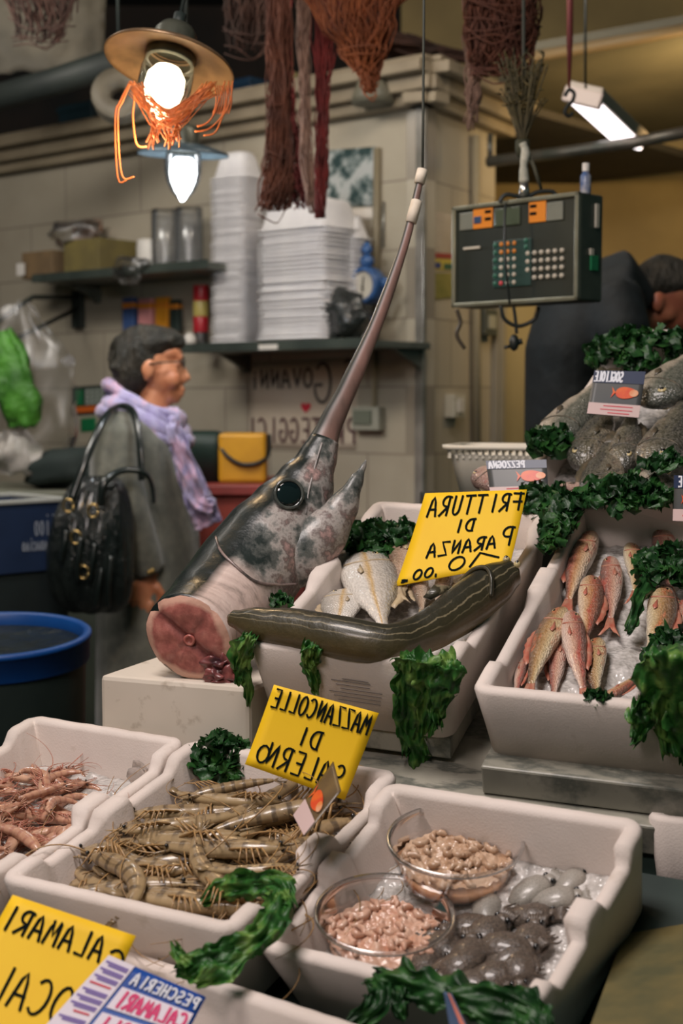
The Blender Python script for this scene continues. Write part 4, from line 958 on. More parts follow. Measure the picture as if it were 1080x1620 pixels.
# printed label PESCHERIA
LBLUE = M('label_blue', rgb(30, 70, 150), rgb(38, 92, 176), .35, 6); PAPER = M('label_paper', rgb(226, 216, 226), rough=.5); PINKI = M('pink_ink', rgb(216, 46, 110), rough=.5); PURP = M('purple_print', rgb(122, 100, 168), rough=.6); REDI = M('red_print', rgb(206, 70, 84), rough=.6)
q = card('product_label', 'blue and white printed fishmonger label leaning on the squid price card', 'label', picks((172, 1511, 1.40), (326, 1577, 1.385), (266, 1690, 1.325), (60, 1636, 1.34)), LBLUE, 0)
patch(q, 0, .27, 0, 1, PAPER, 'white_panel', .0004)
write(q, text_strokes('PESCHERIA', .03, .68, .80, .94), .0022, M('white_print', rgb(222, 224, 232), rough=.5), off=.0012)
for v0, v1, tx in ((.47, .74, 'CALAMARI'), (.12, .41, 'PICCOLI')):
    patch(q, .30, .97, v0, v1, PAPER, 'white_box', .0005); write(q, text_strokes(tx, .05, .68, v0 + .04, v1 - .04), .0030, PINKI, off=.0012)
lines = []
for i in range(9):
    v = .93 - i*.085
    if i % 4 != 3: lines += [[(.76, v), (.97, v)], [(.76, v - .03), (.93, v - .03)]]
write(q, lines, .0022, PURP, 'small_print', .0010); write(q, [[(.78, .93 - 3*.085), (.96, .93 - 3*.085)], [(.78, .93 - 7*.085), (.90, .93 - 7*.085)]], .0022, REDI, 'red_print', .0010)
# printed fish labels with an orange fish picture
NAVY = M('label_navy', rgb(34, 48, 78), rough=.4); LGREY = M('label_grey', rgb(84, 84, 82), rgb(70, 74, 76), .4, 6); OFISH = M('orange_fish_print', rgb(226, 104, 40), rgb(214, 70, 40), .4, 40); PFISH = M('pale_fish_print', rgb(226, 190, 160), rgb(220, 130, 70), .4, 30); PINKP = M('label_pinkish', rgb(206, 180, 176), rough=.5)
WPR = M('white_print', rgb(222, 224, 232), rough=.5)
def fishlabel(lab, corners, txt, tx0, tx1, fu, fv, ptop=.78):
    q = card('product_label', lab, 'label', corners, LGREY, 0)
    patch(q, 0, 1, ptop, 1, NAVY, 'navy_header', .0004); patch(q, 0, 1, 0, .26, PINKP, 'pink_strip', .0004)
    write(q, text_strokes(txt, tx0, tx1, ptop + .03, .97), .0030, WPR, off=.0010)
    fishpic(q, fu[0], fu[1], fv[0], fv[1], OFISH, PFISH); write(q, [[(.15, .2), (.7, .2)], [(.15, .12), (.75, .12)], [(.2, .05), (.6, .05)]], .0018, REDI, 'red_print', .0009); return q
fishlabel('small printed label with an orange fish standing among the big dark fish', picks((940, 586, 2.46), (1021, 588, 2.44), (1010, 661, 2.40), (928, 654, 2.42)), 'SOGLIOLE', .42, .98, (.40, .92), (.36, .66), .72)
fishlabel('small printed label with an orange fish, in front of the white basket', picks((768, 729, 2.36), (864, 727, 2.33), (867, 782, 2.30), (776, 786, 2.33)), 'PEZZOGNA', .36, .97, (.48, .97), (.36, .72), .76)
q = fishlabel('dark printed label cut off by the right edge above the mullet', picks((1066, 752, 2.17), (1130, 752, 2.12), (1130, 826, 2.10), (1064, 824, 2.15)), 'TRIGLIE', .1, .9, (.2, .8), (.35, .6), .72)
# label seen almost edge on in the prawn box
a = picks((526, 1204, 1.68), (538, 1250, 1.60), (481, 1322, 1.56), (464, 1290, 1.64))
q = card('product_label', 'printed label with an orange fish, seen almost edge-on among the prawns', 'label', a, M('label_brown', rgb(112, 92, 62), rgb(90, 74, 54), .35, 20), 0)
patch(q, 0, 1, 0, .30, PINKP, 'pink_strip', .0006); fishpic(q, .1, .9, .32, .66, OFISH, PFISH)
# small blue card in the greens of the tub box front
q = card('product_label', 'narrow blue card stuck in the greens at the front of the tub box', 'label', picks((700, 1568, 1.31), (712, 1572, 1.30), (745, 1640, 1.27), (712, 1640, 1.28)), M('label_slate', rgb(74, 92, 120), rough=.4), 0)
patch(q, .72, 1, 0, 1, M('label_salmon', rgb(222, 130, 110), rough=.5), 'salmon_edge', .0006)
# printed lines on the front of the frying-fish box
q = Card(); q.k = BF.k; q.mirror = True; n_ = (BF.X.to_3x3() @ V((0, -BF.h, -.016))).normalized(); q.n = n_
def f_(u, v, off=0): return on_plane(524 + u*82 + (1 - v)*-6, 1075 + (1 - v)*36 + u*12, BF.X @ V((0, 0, 0)) + n_*(.0018 + off), n_)
q.f = f_
write(q, [[(0.0 + .25*(i in (0, 1)), 1 - i*.16), (1 - .1*(i % 3), 1 - i*.16)] for i in range(6)] + [[(.3, 1.1), (.8, 1.1)]], .0012, M('grey_print', rgb(110, 104, 106), rough=.7), 'printed_text', 0)
# E5

# ------------------------------------------------------------------ back right box of large dark fish, basket
kf, kb = at(800, 775, 2.38), at(972, 522, 2.77); kd = kb - kf
BK = FB(); BK.X = frame(kf, V((kd.y, -kd.x, 0)), kd.cross(V((kd.y, -kd.x, 0))) * -1); BK.w, BK.l, BK.h = .46, kd.length, .11
if (BK.X.to_3x3() @ V((0, 1, 0))).dot(kd) < 0: BK.X = frame(kf, V((kd.y, -kd.x, 0)), kd.cross(V((kd.y, -kd.x, 0))))
BK.I = BK.X.inverted()
foam_box(BK, 'fish_box', 'white polystyrene box of large dark fish at the back right', lugs=(0, .55, 1))
ice_bed(BK, -.06, 'crushed ice under the large dark fish', seed=9)
kp = thing('fish_stand', 'dark stand holding up the box of large dark fish', 'stand', BK.X @ Matrix.Translation(V((.23, .3, -BK.h - .3))))
mb = MB(); e = -BK.h - .003; pts = [BK.X @ V(p) for p in ((0.01, .01, e), (BK.w, .01, e), (BK.w, BK.l, e), (0.01, BK.l, e))]
mb.add(pts + [V((p.x, p.y, .0)) for p in pts], [(0, 1, 2, 3), (4, 5, 6, 7), (0, 1, 5, 4), (1, 2, 6, 5), (2, 3, 7, 6), (3, 0, 4, 7)]); mb.build('stand_body', DARK, kp, smooth=False, world=True)
GRO = fishmat('dark_rockfish_skin', [(0, rgb(130, 118, 100)), (.35, rgb(92, 88, 70)), (.6, rgb(66, 66, 54)), (1, rgb(38, 43, 38))], rgb(40, 44, 40), 7, .5, .62, belly_noise=.4)
GRP = fishmat('pale_bellied_rockfish_skin', [(0, rgb(198, 184, 166)), (.35, rgb(164, 154, 136)), (.5, rgb(92, 96, 84)), (1, rgb(60, 67, 60))], rgb(66, 72, 64), 6, .56, .7, belly_noise=.25)
ROS = fishmat('rosy_bream_skin', [(0, rgb(206, 186, 172)), (.4, rgb(186, 152, 136)), (.7, rgb(150, 112, 100)), (1, rgb(104, 78, 72))], rgb(170, 80, 70), 5, .6, .72)
groH = [.03, .10, .15, .20, .215, .205, .165, .10, .07, .06]; groW = [.02, .07, .10, .125, .12, .10, .075, .04, .02, .014]
big = {}
for key, mt in (('d', GRO), ('p', GRP), ('r', ROS)):
    k = thing('rockfish', 'x', 'fish'); fish(k, mt, M('dark_fin', rgb(70, 68, 56), rgb(96, 84, 66), .4, 20), HP, groH, groW, tail=.2, fork=.12, eye=.035, dors=.07); big[key] = [k, False]
G = 'large fish in the back right box'
for key, h, tl, z, fl, hs, lab in [
    ('p', (868, 706), (960, 590), -.006, 1, 1.15, 'large olive fish with a pale belly bulging over the left box wall'),
    ('d', (920, 740), (970, 625), -.002, -1, 1.0, 'dark olive fish right below the printed label with the orange fish'),
    ('d', (985, 745), (1000, 640), .004, 1, .9, 'dark fish with golden speckles lying upright in the middle of the box'),
    ('d', (950, 790), (962, 690), .012, -1, 1.25, 'round-headed dark fish with a reddish gill edge in front of the speckled one'),
    ('r', (872, 778), (975, 770), .006, 1, 1.1, 'rosy brown bream lying crosswise at the front left of the box'),
    ('p', (1022, 640), (1120, 540), .020, 1, 1.5, 'very large grey-green fish with a pale head edge at the right edge'),
    ('d', (1030, 745), (1090, 620), .014, 1, 1.1, 'dark reddish fish under the very large grey-green one'),
    ('p', (1012, 752), (1110, 800), .012, -1, 1.0, 'silvery striped fish at the front right of the box above the mullet'),
]: use(key, fishX(BK, h, tl, z, fl, hs), lab, G, big)
use('r', fishX(BK, (752, 748), (850, 790), .010, 1, 1.1), 'pale grey bream in front of the white basket beside a printed label', G, big)
mound('green parsley at the top of the box of large dark fish', BK, 1030, 565, -.02, .13, .05, .05, 160, .035, 41)
mound('dark green leaves hanging on the left wall of the large dark fish box', BK, 868, 704, .012, .035, .028, .028, 80, .03, 42)
mound('dark green leaves at the front of the large dark fish box', BK, 985, 790, .010, .085, .035, .03, 110, .03, 43)
mound('bright green sprig on the silvery striped fish at the right edge', BK, 1050, 738, .050, .03, .015, .018, 30, .024, 44)
mound('dark greens wedged between the frying-fish box and the mullet box', BM, 886, 830, .002, .018, .10, .03, 110, .03, 45)
mound('dark greens below the printed label by the white basket', BK, 862, 800, .00, .05, .03, .03, 60, .03, 46)
# white slotted basket behind
bc = at(800, 706, 2.98); bk = thing('plastic_basket', 'white slotted plastic basket behind the frying-fish box', 'basket', Matrix.Translation(bc) @ Matrix.Rotation(R(-20), 4, 'Z'))
def rrect(w, l, r, z, n=5):
    out = []
    for cx, cy, a0 in ((w - r, -l + r, -90), (w - r, l - r, 0), (-w + r, l - r, 90), (-w + r, -l + r, 180)):
        for i in range(n): a = R(a0 + 90*i/(n - 1)); out.append(V((cx + r*math.cos(a), cy + r*math.sin(a), z)))
    return out
BW = M('basket_white', rgb(222, 216, 200), rough=.45)
MB().loft([rrect(.086, .066, .03, -.105), rrect(.104, .080, .03, -.02), rrect(.106, .082, .03, -.016), rrect(.100, .076, .03, -.016), rrect(.082, .062, .03, -.10)], cap0=True, cap1=True).build('basket_body', BW, bk)
MB().loft([rrect(.106, .082, .03, -.006), rrect(.118, .094, .035, -.006), rrect(.120, .096, .035, .004), rrect(.104, .080, .03, .004), rrect(.106, .082, .03, -.006)], False, False).build('rim', BW, bk)
mb = MB()
for i in range(15): mb.box((-.098 + .014*i, -.080, -.014), (.005, .006, .018)).box((-.098 + .014*i, .080, -.014), (.005, .006, .018))
for i in range(11): mb.box((-.104, -.066 + .0132*i, -.014), (.006, .005, .018)).box((.104, -.066 + .0132*i, -.014), (.006, .005, .018))
mb.build('slot_rib', BW, bk, smooth=False)
sk = thing('basket_stand', 'dark block holding the white slotted basket', 'stand', Matrix.Translation(V((bc.x, bc.y, 0))))
MB().box((0, .02, (bc.z - .107)/2), (.34, .3, bc.z - .107)).build('stand_body', DARK, sk, smooth=False)

# ------------------------------------------------------------------ people
def remesh(mb, name, mat, parent, vox, smooth=6, world=True):
    o = mb.build(name, mat, parent, world=world)
    d = o.modifiers.new('r', 'REMESH'); d.mode = 'VOXEL'; d.voxel_size = vox; d.use_smooth_shade = True
    d = o.modifiers.new('s', 'SMOOTH'); d.iterations = smooth; d.factor = .5
    dg = bpy.context.evaluated_depsgraph_get(); me = bpy.data.meshes.new_from_object(o.evaluated_get(dg)); o.modifiers.clear(); old = o.data; o.data = me; bpy.data.meshes.remove(old)
    me.polygons.foreach_set('use_smooth', [True]*len(me.polygons)); return o
def hand(mb, wrist, d, s, n, k=1.0, curl=.5):
    """d along the hand, s towards the thumb, n out of the back of the hand"""
    d, s, n = V(d).normalized(), V(s).normalized(), V(n).normalized()
    c = wrist + d*.045*k
    mb.tube([wrist - d*.02*k, wrist, wrist + d*.03*k, wrist + d*.075*k, wrist + d*.088*k], [(.017*k, .024*k), (.016*k, .024*k), (.015*k, .036*k), (.012*k, .040*k), (.008*k, .034*k)], 12, up=n)
    for i, L in enumerate((.070, .078, .072, .056)):
        b = wrist + d*.078*k + s*(.030 - .020*i)*k; e = d*(1 - .02*i) + s*(.10 - .07*i); e.normalize()
        p = [b - d*.01*k]; a = 0
        for q in range(4):
            p.append(p[-1] + (e*math.cos(a) - n*math.sin(a))*L*k/3*(1 if q else .6)); a += curl*.55
        mb.tube(p, [.0092*k, .0090*k, .0082*k, .0074*k, .0055*k], 9)
    b = wrist + d*.022*k + s*.026*k
    mb.tube([b, b + (d*.5 + s*.8)*.028*k, b + (d*.8 + s*.55 - n*.2)*.052*k, b + (d*.95 + s*.35 - n*.35)*.074*k], [.013*k, .011*k, .009*k, .006*k], 9)
SKIN = M('skin_warm', rgb(206, 142, 104), rgb(188, 118, 82), .45, 14)
SKIN2 = M('skin_ruddy', rgb(190, 120, 88), rgb(168, 96, 74), .45, 14)
YW = 4.3
def wp(px, py, dy=0): return at(px, py, YW + dy)
t = thing('person', 'person in a grey coat with a lilac scarf and glasses, walking past in profile', 'person', V((wp(235, 900).x, YW, 0)))
mb = MB()
mb.tube([wp(226, 720), wp(232, 680), wp(240, 648), wp(247, 620)], [.075, .062, .052, .050], 16)
mb.blob(wp(229, 568), (.088, .075, .098), 20).blob(wp(258, 595), (.058, .060, .078), 18).blob(wp(266, 622), (.036, .042, .034), 14).blob(wp(277, 631), (.017, .022, .015), 12)
mb.blob(wp(268, 558), (.040, .056, .034), 14).blob(wp(285, 566), (.012, .040, .010), 10)
mb.tube([wp(284, 572), wp(291, 588), wp(297, 598), wp(288, 604)], [.008, .011, .0125, .009], 10)
mb.blob(wp(287, 616), (.014, .022, .007), 10).blob(wp(285, 624), (.013, .020, .008), 10)
mb.blob(wp(272, 600, -.042), (.028, .018, .028), 12).blob(wp(280, 576, -.026), (.012, .014, .010), 10)
mb.blob(wp(234, 584, -.076), (.020, .010, .032), 12).blob(wp(232, 598, -.072), (.010, .009, .012), 8)
mb.tube([wp(222, 690), wp(220, 770), wp(228, 900), wp(232, 1000)], [(.10, .16), (.12, .17), (.11, .16), (.13, .18)], 20, up=(1, 0, 0))
for dy in (-.085, .085):
    x = 232 + (20 if dy > 0 else -8)
    mb.tube([wp(232, 980, dy), wp(x, 1130, dy), wp(x + 2, 1200, dy), wp(x - 2, 1290, dy), wp(x - 6, 1362, dy)], [.095, .068, .056, .052, .036], 14)
    mb.tube([wp(x - 14, 1366, dy), wp(x + 10, 1366, dy), wp(x + 60, 1371, dy)], [.03, .034, .022], 10)
mb.tube([wp(190, 685, -.15), wp(190, 745, -.20), wp(205, 812, -.22), wp(232, 890, -.20), wp(238, 912, -.19)], [.05, .045, .040, .030, .025], 12)
mb.tube([wp(205, 685, .15), wp(215, 745, .20), wp(235, 812, .22), wp(262, 880, .2), wp(268, 905, .18)], [.05, .045, .040, .030, .025], 12)
hand(mb, wp(238, 908, -.19), (-.34, -.15, -.9), (.75, 0, -.35), (.3, -.9, 0), 1.08, .7)
hand(mb, wp(268, 905, .18), (.1, 0, -1), (.9, 0, .1), (0, 1, 0), .95, .6)
remesh(mb, 'body', SKIN, t, .0055, 5)
CT = NT('coat_wool'); CT.set(rough=.85, spec=.2, sheen=.3); CT.col(CT.ramp(CT.noise(30, 5), [(.3, rgb(98, 100, 92)), (.7, rgb(122, 122, 110))])); CT.bump(CT.noise(7, 4, .6, (1, 1, .6)), .55, .02); COAT = CT.m
mb = MB()
mb.tube([wp(226, 650), wp(216, 668), wp(212, 700), wp(222, 770), wp(232, 850), wp(236, 950), wp(240, 1060), wp(243, 1150)], [(.075, .09), (.105, .165), (.130, .205), (.152, .205), (.160, .205), (.160, .21), (.168, .22), (.175, .23)], 28, up=(1, 0, 0))
mb.tube([wp(196, 672, -.12), wp(183, 700, -.19), wp(186, 755, -.225), wp(204, 815, -.235), wp(229, 884, -.21), wp(236, 904, -.198)], [.060, .076, .070, .062, .050, .046], 16)
mb.tube([wp(206, 675, .12), wp(206, 705, .19), wp(216, 755, .225), wp(236, 815, .235), wp(262, 885, .20), wp(268, 905, .185)], [.060, .074, .068, .060, .048, .044], 16)
remesh(mb, 'coat', COAT, t, .010, 4)
for q in (0, 1): MB().blob(wp(236 + 5*q, 905 - 2*q, -.245), .008, 8).build('cuff_button', M('brass', rgb(190, 160, 100), rough=.3, metal=.8), t, world=True)
HR = NT('hair_dark'); HR.set(rough=.5, spec=.4); HR.col(HR.ramp(HR.noise(40, 4, .6, (1, 1, .4)), [(.3, rgb(30, 32, 28)), (.7, rgb(62, 56, 46))])); HR.bump(HR.noise(60, 4, .7, (1, 1, .3)), .9, .02); HAIR = HR.m
mb = MB().blob(wp(211, 580), (.070, .083, .105), 22, wob=.16, seed=1).blob(wp(232, 548), (.098, .084, .058), 22, wob=.18, seed=2).blob(wp(266, 540), (.054, .072, .036), 16, wob=.2, seed=3).blob(wp(236, 534), (.085, .078, .040), 18, wob=.25, seed=9).blob(wp(222, 560, -.05), (.050, .036, .070), 14, wob=.2, seed=4)
for i in range(26):
    rr_ = random.Random(i); a = rr_.uniform(PI*.25, PI*1.15); p = wp(228 + 50*math.cos(a)*.95, 566 - 44*math.sin(a), rr_.uniform(-.06, .06)); mb.blob(p, (.022, .024, .018), 8, wob=.4, seed=i)
remesh(mb, 'hair', HAIR, t, .006, 1)
mb = MB(); gm = M('glasses_frame', rgb(70, 60, 50), rough=.25, metal=.5)
for dy in (-.034, .030):
    mb.tube([wp(288, 574, dy) + V((.004 + (-.012 if abs(dy) > .04 else 0), math.cos(a)*.024, math.sin(a)*.017)) for a in [2*PI*i/16 for i in range(17)]], .0022, 6)
mb.tube([wp(287, 572, -.058), wp(262, 573, -.078), wp(236, 576, -.084)], .0028, 6).tube([wp(289, 572, -.010), wp(289, 572, .008)], .002, 6)
gl = mb.build('glasses', gm, t, world=True); kg = sub(gl, t)
for dy in (-.034, .030):
    MB().loft([[wp(289, 574, dy) + V((x_, math.cos(a)*.023*.98, math.sin(a)*.016)) for a in [2*PI*i/16 for i in range(16)]] for x_ in (0.001, .003)]).build('lens', clear('lens_glass' + str(dy), (.9, .9, .88, 1), .25, .03), kg, world=True)
sc = NT('lilac_scarf'); sc.set(rough=.8, spec=.2, sheen=.4); sc.col(sc.ramp(sc.noise(16, 4, .6, (1, 1, .5)), [(.32, rgb(150, 140, 190)), (.5, rgb(176, 170, 206)), (.62, rgb(206, 170, 196)), (.75, rgb(160, 160, 204))])); sc.bump(sc.noise(30, 4, .6, (1, 1, .4)), .8, .015)
mb = MB()
for j, (dz, rx, ry, th) in enumerate(((0, .082, .090, .026), (-.028, .098, .104, .028), (-.052, .104, .112, .022), (.02, .075, .084, .018))):
    c = wp(229, 648) + V((0, 0, dz)); P_ = []
    for i in range(33):
        a = 2*PI*i/32; P_.append(c + V((math.cos(a)*rx + .012*j*math.cos(a), math.sin(a)*ry, -.052*math.cos(a) + .010*math.sin(3*a + j))))
    mb.tube(P_, [th*(1 + .15*math.sin(5*2*PI*i/32 + j)) for i in range(33)], 12)
mb.blob(wp(275, 665, -.03), (.034, .05, .042), 14, wob=.4, seed=3)
o = mb.build('scarf_wrap', sc.m, t, world=True); so = sub(o, t)
for j, (pts, wd) in enumerate((((( 274, 668), (286, 715), (306, 770), (322, 812), (330, 832)), [.035, .055, .075, .085, .085]), (((270, 672), (290, 730), (312, 790), (337, 802)), [.03, .045, .05, .05]))):
    mb = MB(); leaf_strip(mb, [wp(x, y, -.17 - .03*j) for x, y in pts], wd, (0, -1, .1), 50 + j, .022, 14, 6, .12); mb.build('scarf_tail', sc.m, so, world=True, solid=.004)
# black slouchy bag
bagm = NT('black_patent'); bagm.set(rough=.2, spec=.6, coat=.5, coatr=.1); bagm.col(bagm.ramp(bagm.noise(20, 3), [(.3, rgb(16, 22, 22)), (.7, rgb(34, 40, 38))])); bagm.bump(bagm.noise(14, 5, .65, (1.6, 1.6, .35)), 1.0, .035)
kb_ = thing('handbag', 'slouchy black glossy handbag hanging from the shoulder of the grey coat', 'handbag', wp(148, 960, -.33))
mb = MB(); rings = []
for y, cx, hw, dd in ((752, 156, 30, .03), (775, 152, 50, .05), (815, 146, 64, .08), (870, 142, 70, .10), (925, 144, 68, .10), (955, 148, 58, .085), (970, 150, 34, .05)):
    c = wp(cx, y, -.33); r = hw/567; rings.append([c + V((math.cos(2*PI*j/36)*r*(1 + .05*math.sin(7*2*PI*j/36 + y*.01)), math.sin(2*PI*j/36)*dd*(1 + .12*math.sin(9*2*PI*j/36)), .006*math.sin(5*2*PI*j/36))) for j in range(36)])
mb.loft(rings).build('bag_body', bagm.m, kb_, world=True, sub=1)
stp = M('strap_black', rgb(24, 32, 30), rough=.3, coat=.4)
for pts in (((112, 792, -.40), (138, 722, -.36), (165, 662, -.27), (190, 642, -.15), (212, 655, -.24), (221, 705, -.31), (224, 760, -.33)), ((158, 800, -.42), (166, 762, -.42), (195, 744, -.36), (228, 748, -.33), (240, 768, -.30), (243, 796, -.30))):
    MB().tube(smoothpath([wp(*p) for p in pts], 6), .0115, 8, flat=.6).build('strap', stp, kb_, world=True)
BR = M('brass_ring', rgb(196, 168, 110), rough=.25, metal=.9)
for x, y in ((108, 800), (147, 808), (120, 850), (132, 905)):
    c = wp(x, y, -.44); MB().tube([c + V((.014*math.cos(a), 0, .018*math.sin(a))) for a in [2*PI*i/14 for i in range(15)]], .0035, 6).build('ring', BR, kb_, world=True)
for i, (x, y, h) in enumerate(((105, 840, 50), (128, 850, 70), (150, 860, 60), (176, 880, 80), (160, 900, 60))):
    MB().tube(smoothpath([wp(x, y, -.44), wp(x - 4, y + h*.5, -.45), wp(x - 8 + 3*(i % 2), y + h, -.44)], 4), .006, 6).build('tassel', stp, kb_, world=True)
# second person bending over behind the back right box
YW = 4.05
t = thing('person', 'dark-haired person in a dark navy jacket bending forward behind the back right box', 'person', V((wp(930, 900).x, YW, 0)))
mb = MB()
mb.blob(wp(1058, 462), (.090, .078, .100), 18).blob(wp(1072, 490), (.058, .058, .066), 14).blob(wp(1092, 482), (.016, .016, .014), 10).blob(wp(1078, 512), (.03, .036, .026), 10).blob(wp(1040, 478, -.076), (.020, .010, .030), 10).blob(wp(1056, 492, -.05), (.03, .02, .03), 10)
mb.tube([wp(1050, 490), wp(1020, 505), wp(985, 510)], [.05, .056, .07], 14)
mb.tube([wp(985, 510), wp(945, 560), wp(925, 680), wp(925, 780)], [(.13, .17), (.14, .18), (.13, .17), (.14, .18)], 18, up=(1, 0, 0))
for dy in (-.09, .09):
    mb.tube([wp(925, 770, dy), wp(935, 960, dy), wp(928, 1180, dy), wp(925, 1395, dy)], [.10, .075, .058, .038], 12); mb.tube([wp(915, 1408, dy), wp(940, 1408, dy), wp(990, 1412, dy)], [.03, .034, .022], 10)
for dy in (-.2, .2):
    mb.tube([wp(985, 500, dy*.8), wp(1000, 590, dy), wp(1060, 650, dy*.9)], [.052, .042, .028], 12); hand(mb, wp(1060, 650, dy*.9), (.9, 0, -.4), (0, -1 if dy > 0 else 1, .3), (.3, 0, .9), 1, .6)
remesh(mb, 'body', SKIN2, t, .0065, 5)
jk = M('navy_jacket', rgb(24, 33, 37), rgb(18, 25, 28), .7, 20, bump=.5, bscale=10, dist=.015)
mb = MB(); mb.tube([wp(1004, 500), wp(975, 470), wp(940, 490), wp(922, 560), wp(916, 660), wp(918, 780)], [(.09, .11), (.135, .19), (.165, .215), (.165, .22), (.155, .21), (.16, .21)], 24, up=(1, 0, .6))
for dy in (-.2, .2): mb.tube([wp(968, 470, dy*.75), wp(985, 530, dy*1.1), wp(1000, 595, dy*1.1), wp(1056, 645, dy*.95)], [.085, .075, .062, .046], 14)
remesh(mb, 'jacket', jk, t, .012, 4)
mb = MB().blob(wp(1050, 448), (.098, .086, .080), 18, wob=.15, seed=6).blob(wp(1032, 462), (.060, .080, .075), 14, wob=.2, seed=7).blob(wp(1080, 436), (.055, .065, .035), 12, wob=.2, seed=8)
remesh(mb, 'hair', HAIR, t, .008, 1)
mb = MB().tube([wp(1012, 500) + V((.05*math.cos(a)*.6 + .03*math.sin(a), .085*math.cos(a), .085*math.sin(a))) for a in [2*PI*i/20 for i in range(21)]], .020, 8)
mb.build('collar', M('red_collar', rgb(150, 70, 74), rgb(110, 50, 56), .8, 20), t, world=True)
# E6

# ------------------------------------------------------------------ things on the kiosk's left wall
def wframe(X, px, py, off=0.0): return X @ Matrix.Translation(onwall(X, px, py, off))
SHM = M('shelf_grey', rgb(108, 112, 104), rgb(84, 90, 84), .4, 8, metal=.3)
def shelf(px0, px1, py, depth, lab):
    a, b = onwall(WL, px0, py, depth), onwall(WL, px1, py, depth); L = b.x - a.x
    k = thing('wall_shelf', lab, 'shelf', WL @ Matrix.Translation(V((a.x, 0, a.z))))
    MB().box((L/2, -depth/2, -.012), (L, depth, .024)).build('board', SHM, k, smooth=False, bevel=.003)
    MB().box((L/2, -depth - .003, -.008), (L, .008, .034)).build('front_lip', M('shelf_lip', rgb(66, 74, 68), rgb(52, 60, 56), .4, 8), k, smooth=False, bevel=.002)
    for x in (.06*L, .96*L): MB().box((x, -.01, -.06), (.025, .02, .07)).add([(x - .008, -.02, -.085), (x + .008, -.02, -.085), (x + .008, -depth*.55, -.026), (x - .008, -depth*.55, -.026), (x - .008, -.02, -.026), (x + .008, -.02, -.026)], [(0, 1, 2, 3), (4, 5, 2, 3), (0, 4, 3), (1, 5, 2), (0, 1, 5, 4)]).build('bracket', SHM, k, smooth=False)
    return a, b
A0, A1 = shelf(288, 596, 548, .30, 'grey wall shelf carrying the tall stacks of white foam trays')
B0, B1 = shelf(52, 330, 438, .30, 'dark wall shelf on the left with a carton and clear bags on it')
def onshelf(base, px, depth): return WL @ Matrix.Translation(V((onwall(WL, px, 500, depth).x, -depth, base.z)))
TRM = M('tray_foam', rgb(234, 232, 232), rgb(222, 220, 222), .6, 12)
def tray(k, w, l, hgt, m=TRM):
    r = .03; tp = .022
    MB().loft([rrect(w, l, r, 0, 4), rrect(w, l, r, .005, 4), rrect(w - .010, l - .010, r, .007, 4), rrect(w - .010 - tp*.7, l - .010 - tp*.7, r, hgt*.75, 4), rrect(w - .012 - tp, l - .012 - tp, r*.9, hgt - .006, 4), rrect(w - .024 - tp, l - .024 - tp, r*.8, hgt, 4)], cap0=False, cap1=True).build('tray_shell', m, k, sub=0)
def stack(px0, px1, pyb, pyt, half_l, depth, n, name, lab, labtop, group, hgt=.085, jit=.003, deg=0):
    a, b = onwall(WL, px0, pyb, depth + half_l), onwall(WL, px1, pyb, depth + half_l); w = (b.x - a.x)/2; top = onwall(WL, px0, pyt, depth).z - A0.z
    sp = (top - hgt)/(n - 1); rnd = random.Random(n)
    X = lambda i: WL @ Matrix.Translation(V(((a.x + b.x)/2 + rnd.uniform(-jit, jit), -depth + rnd.uniform(-jit, jit), A0.z + .0005 + i*sp))) @ Matrix.Rotation(rnd.uniform(-.02, .02) + R(deg), 4, 'Z')
    k = thing(name, lab, 'foam tray', X(0), group); tray(k, w, half_l, hgt)
    for i in range(1, n): dup(k, X(i), labtop if i == n - 1 else lab, group)
stack(329, 384, 545, 250, .075, .135, 44, 'foam_tray', 'white foam tray nested in the tall narrow stack', 'topmost white foam tray of the tall narrow stack', 'foam trays in the tall narrow stack', .10)
stack(403, 512, 543, 330, .115, .17, 27, 'foam_tray', 'white foam tray nested in the wide stack', 'topmost white foam tray of the wide stack', 'foam trays in the wide stack', .105, .005)
stack(524, 560, 541, 345, .06, .085, 24, 'foam_tray', 'greyish foam tray in the shaded stack right of the wide one', 'topmost tray of the shaded stack right of the wide one', 'foam trays in the shaded stack', .085)
tag(MB().box((0, 0, 0), (.09, .004, .018)).build('price_rail_tag', WHITE, smooth=False), 'small white tag stuck on the lip of the tray shelf', 'tag').matrix_world = wframe(WL, 424, 549, .312)
# upper shelf contents
k = thing('cardboard_box', 'brown carton at the left end of the upper shelf', 'box', onshelf(B0, 90, .15))
CB = M('cardboard', rgb(128, 104, 72), rgb(104, 86, 62), .8, 8)
MB().box((0, 0, .055), (.20, .2, .11)).build('carton', CB, k, smooth=False, bevel=.003); MB().box((-.09, -.115, .04), (.05, .004, .05)).build('sticker', WHITE, k, smooth=False)
k = thing('cardboard_box', 'olive brown carton in the middle of the upper shelf under a clear bag', 'box', onshelf(B0, 160, .15)); MB().box((0, 0, .07), (.22, .2, .14)).build('carton', M('cardboard_olive', rgb(120, 108, 60), rgb(100, 90, 54), .8, 8), k, smooth=False, bevel=.003)
k = thing('jug', 'white jug on the upper shelf beside the clear cylinders', 'jug', onshelf(B0, 237, .15)); MB().lathe([(.001, 0), (.045, 0), (.05, .01), (.05, .10), (.045, .125), (.042, .125), (.046, .1), (.044, .012)], seg=24).build('jug_body', WHITE, k)
CYL = clear('cylinder_plastic', (.97, .975, .98, 1), .07, .25)
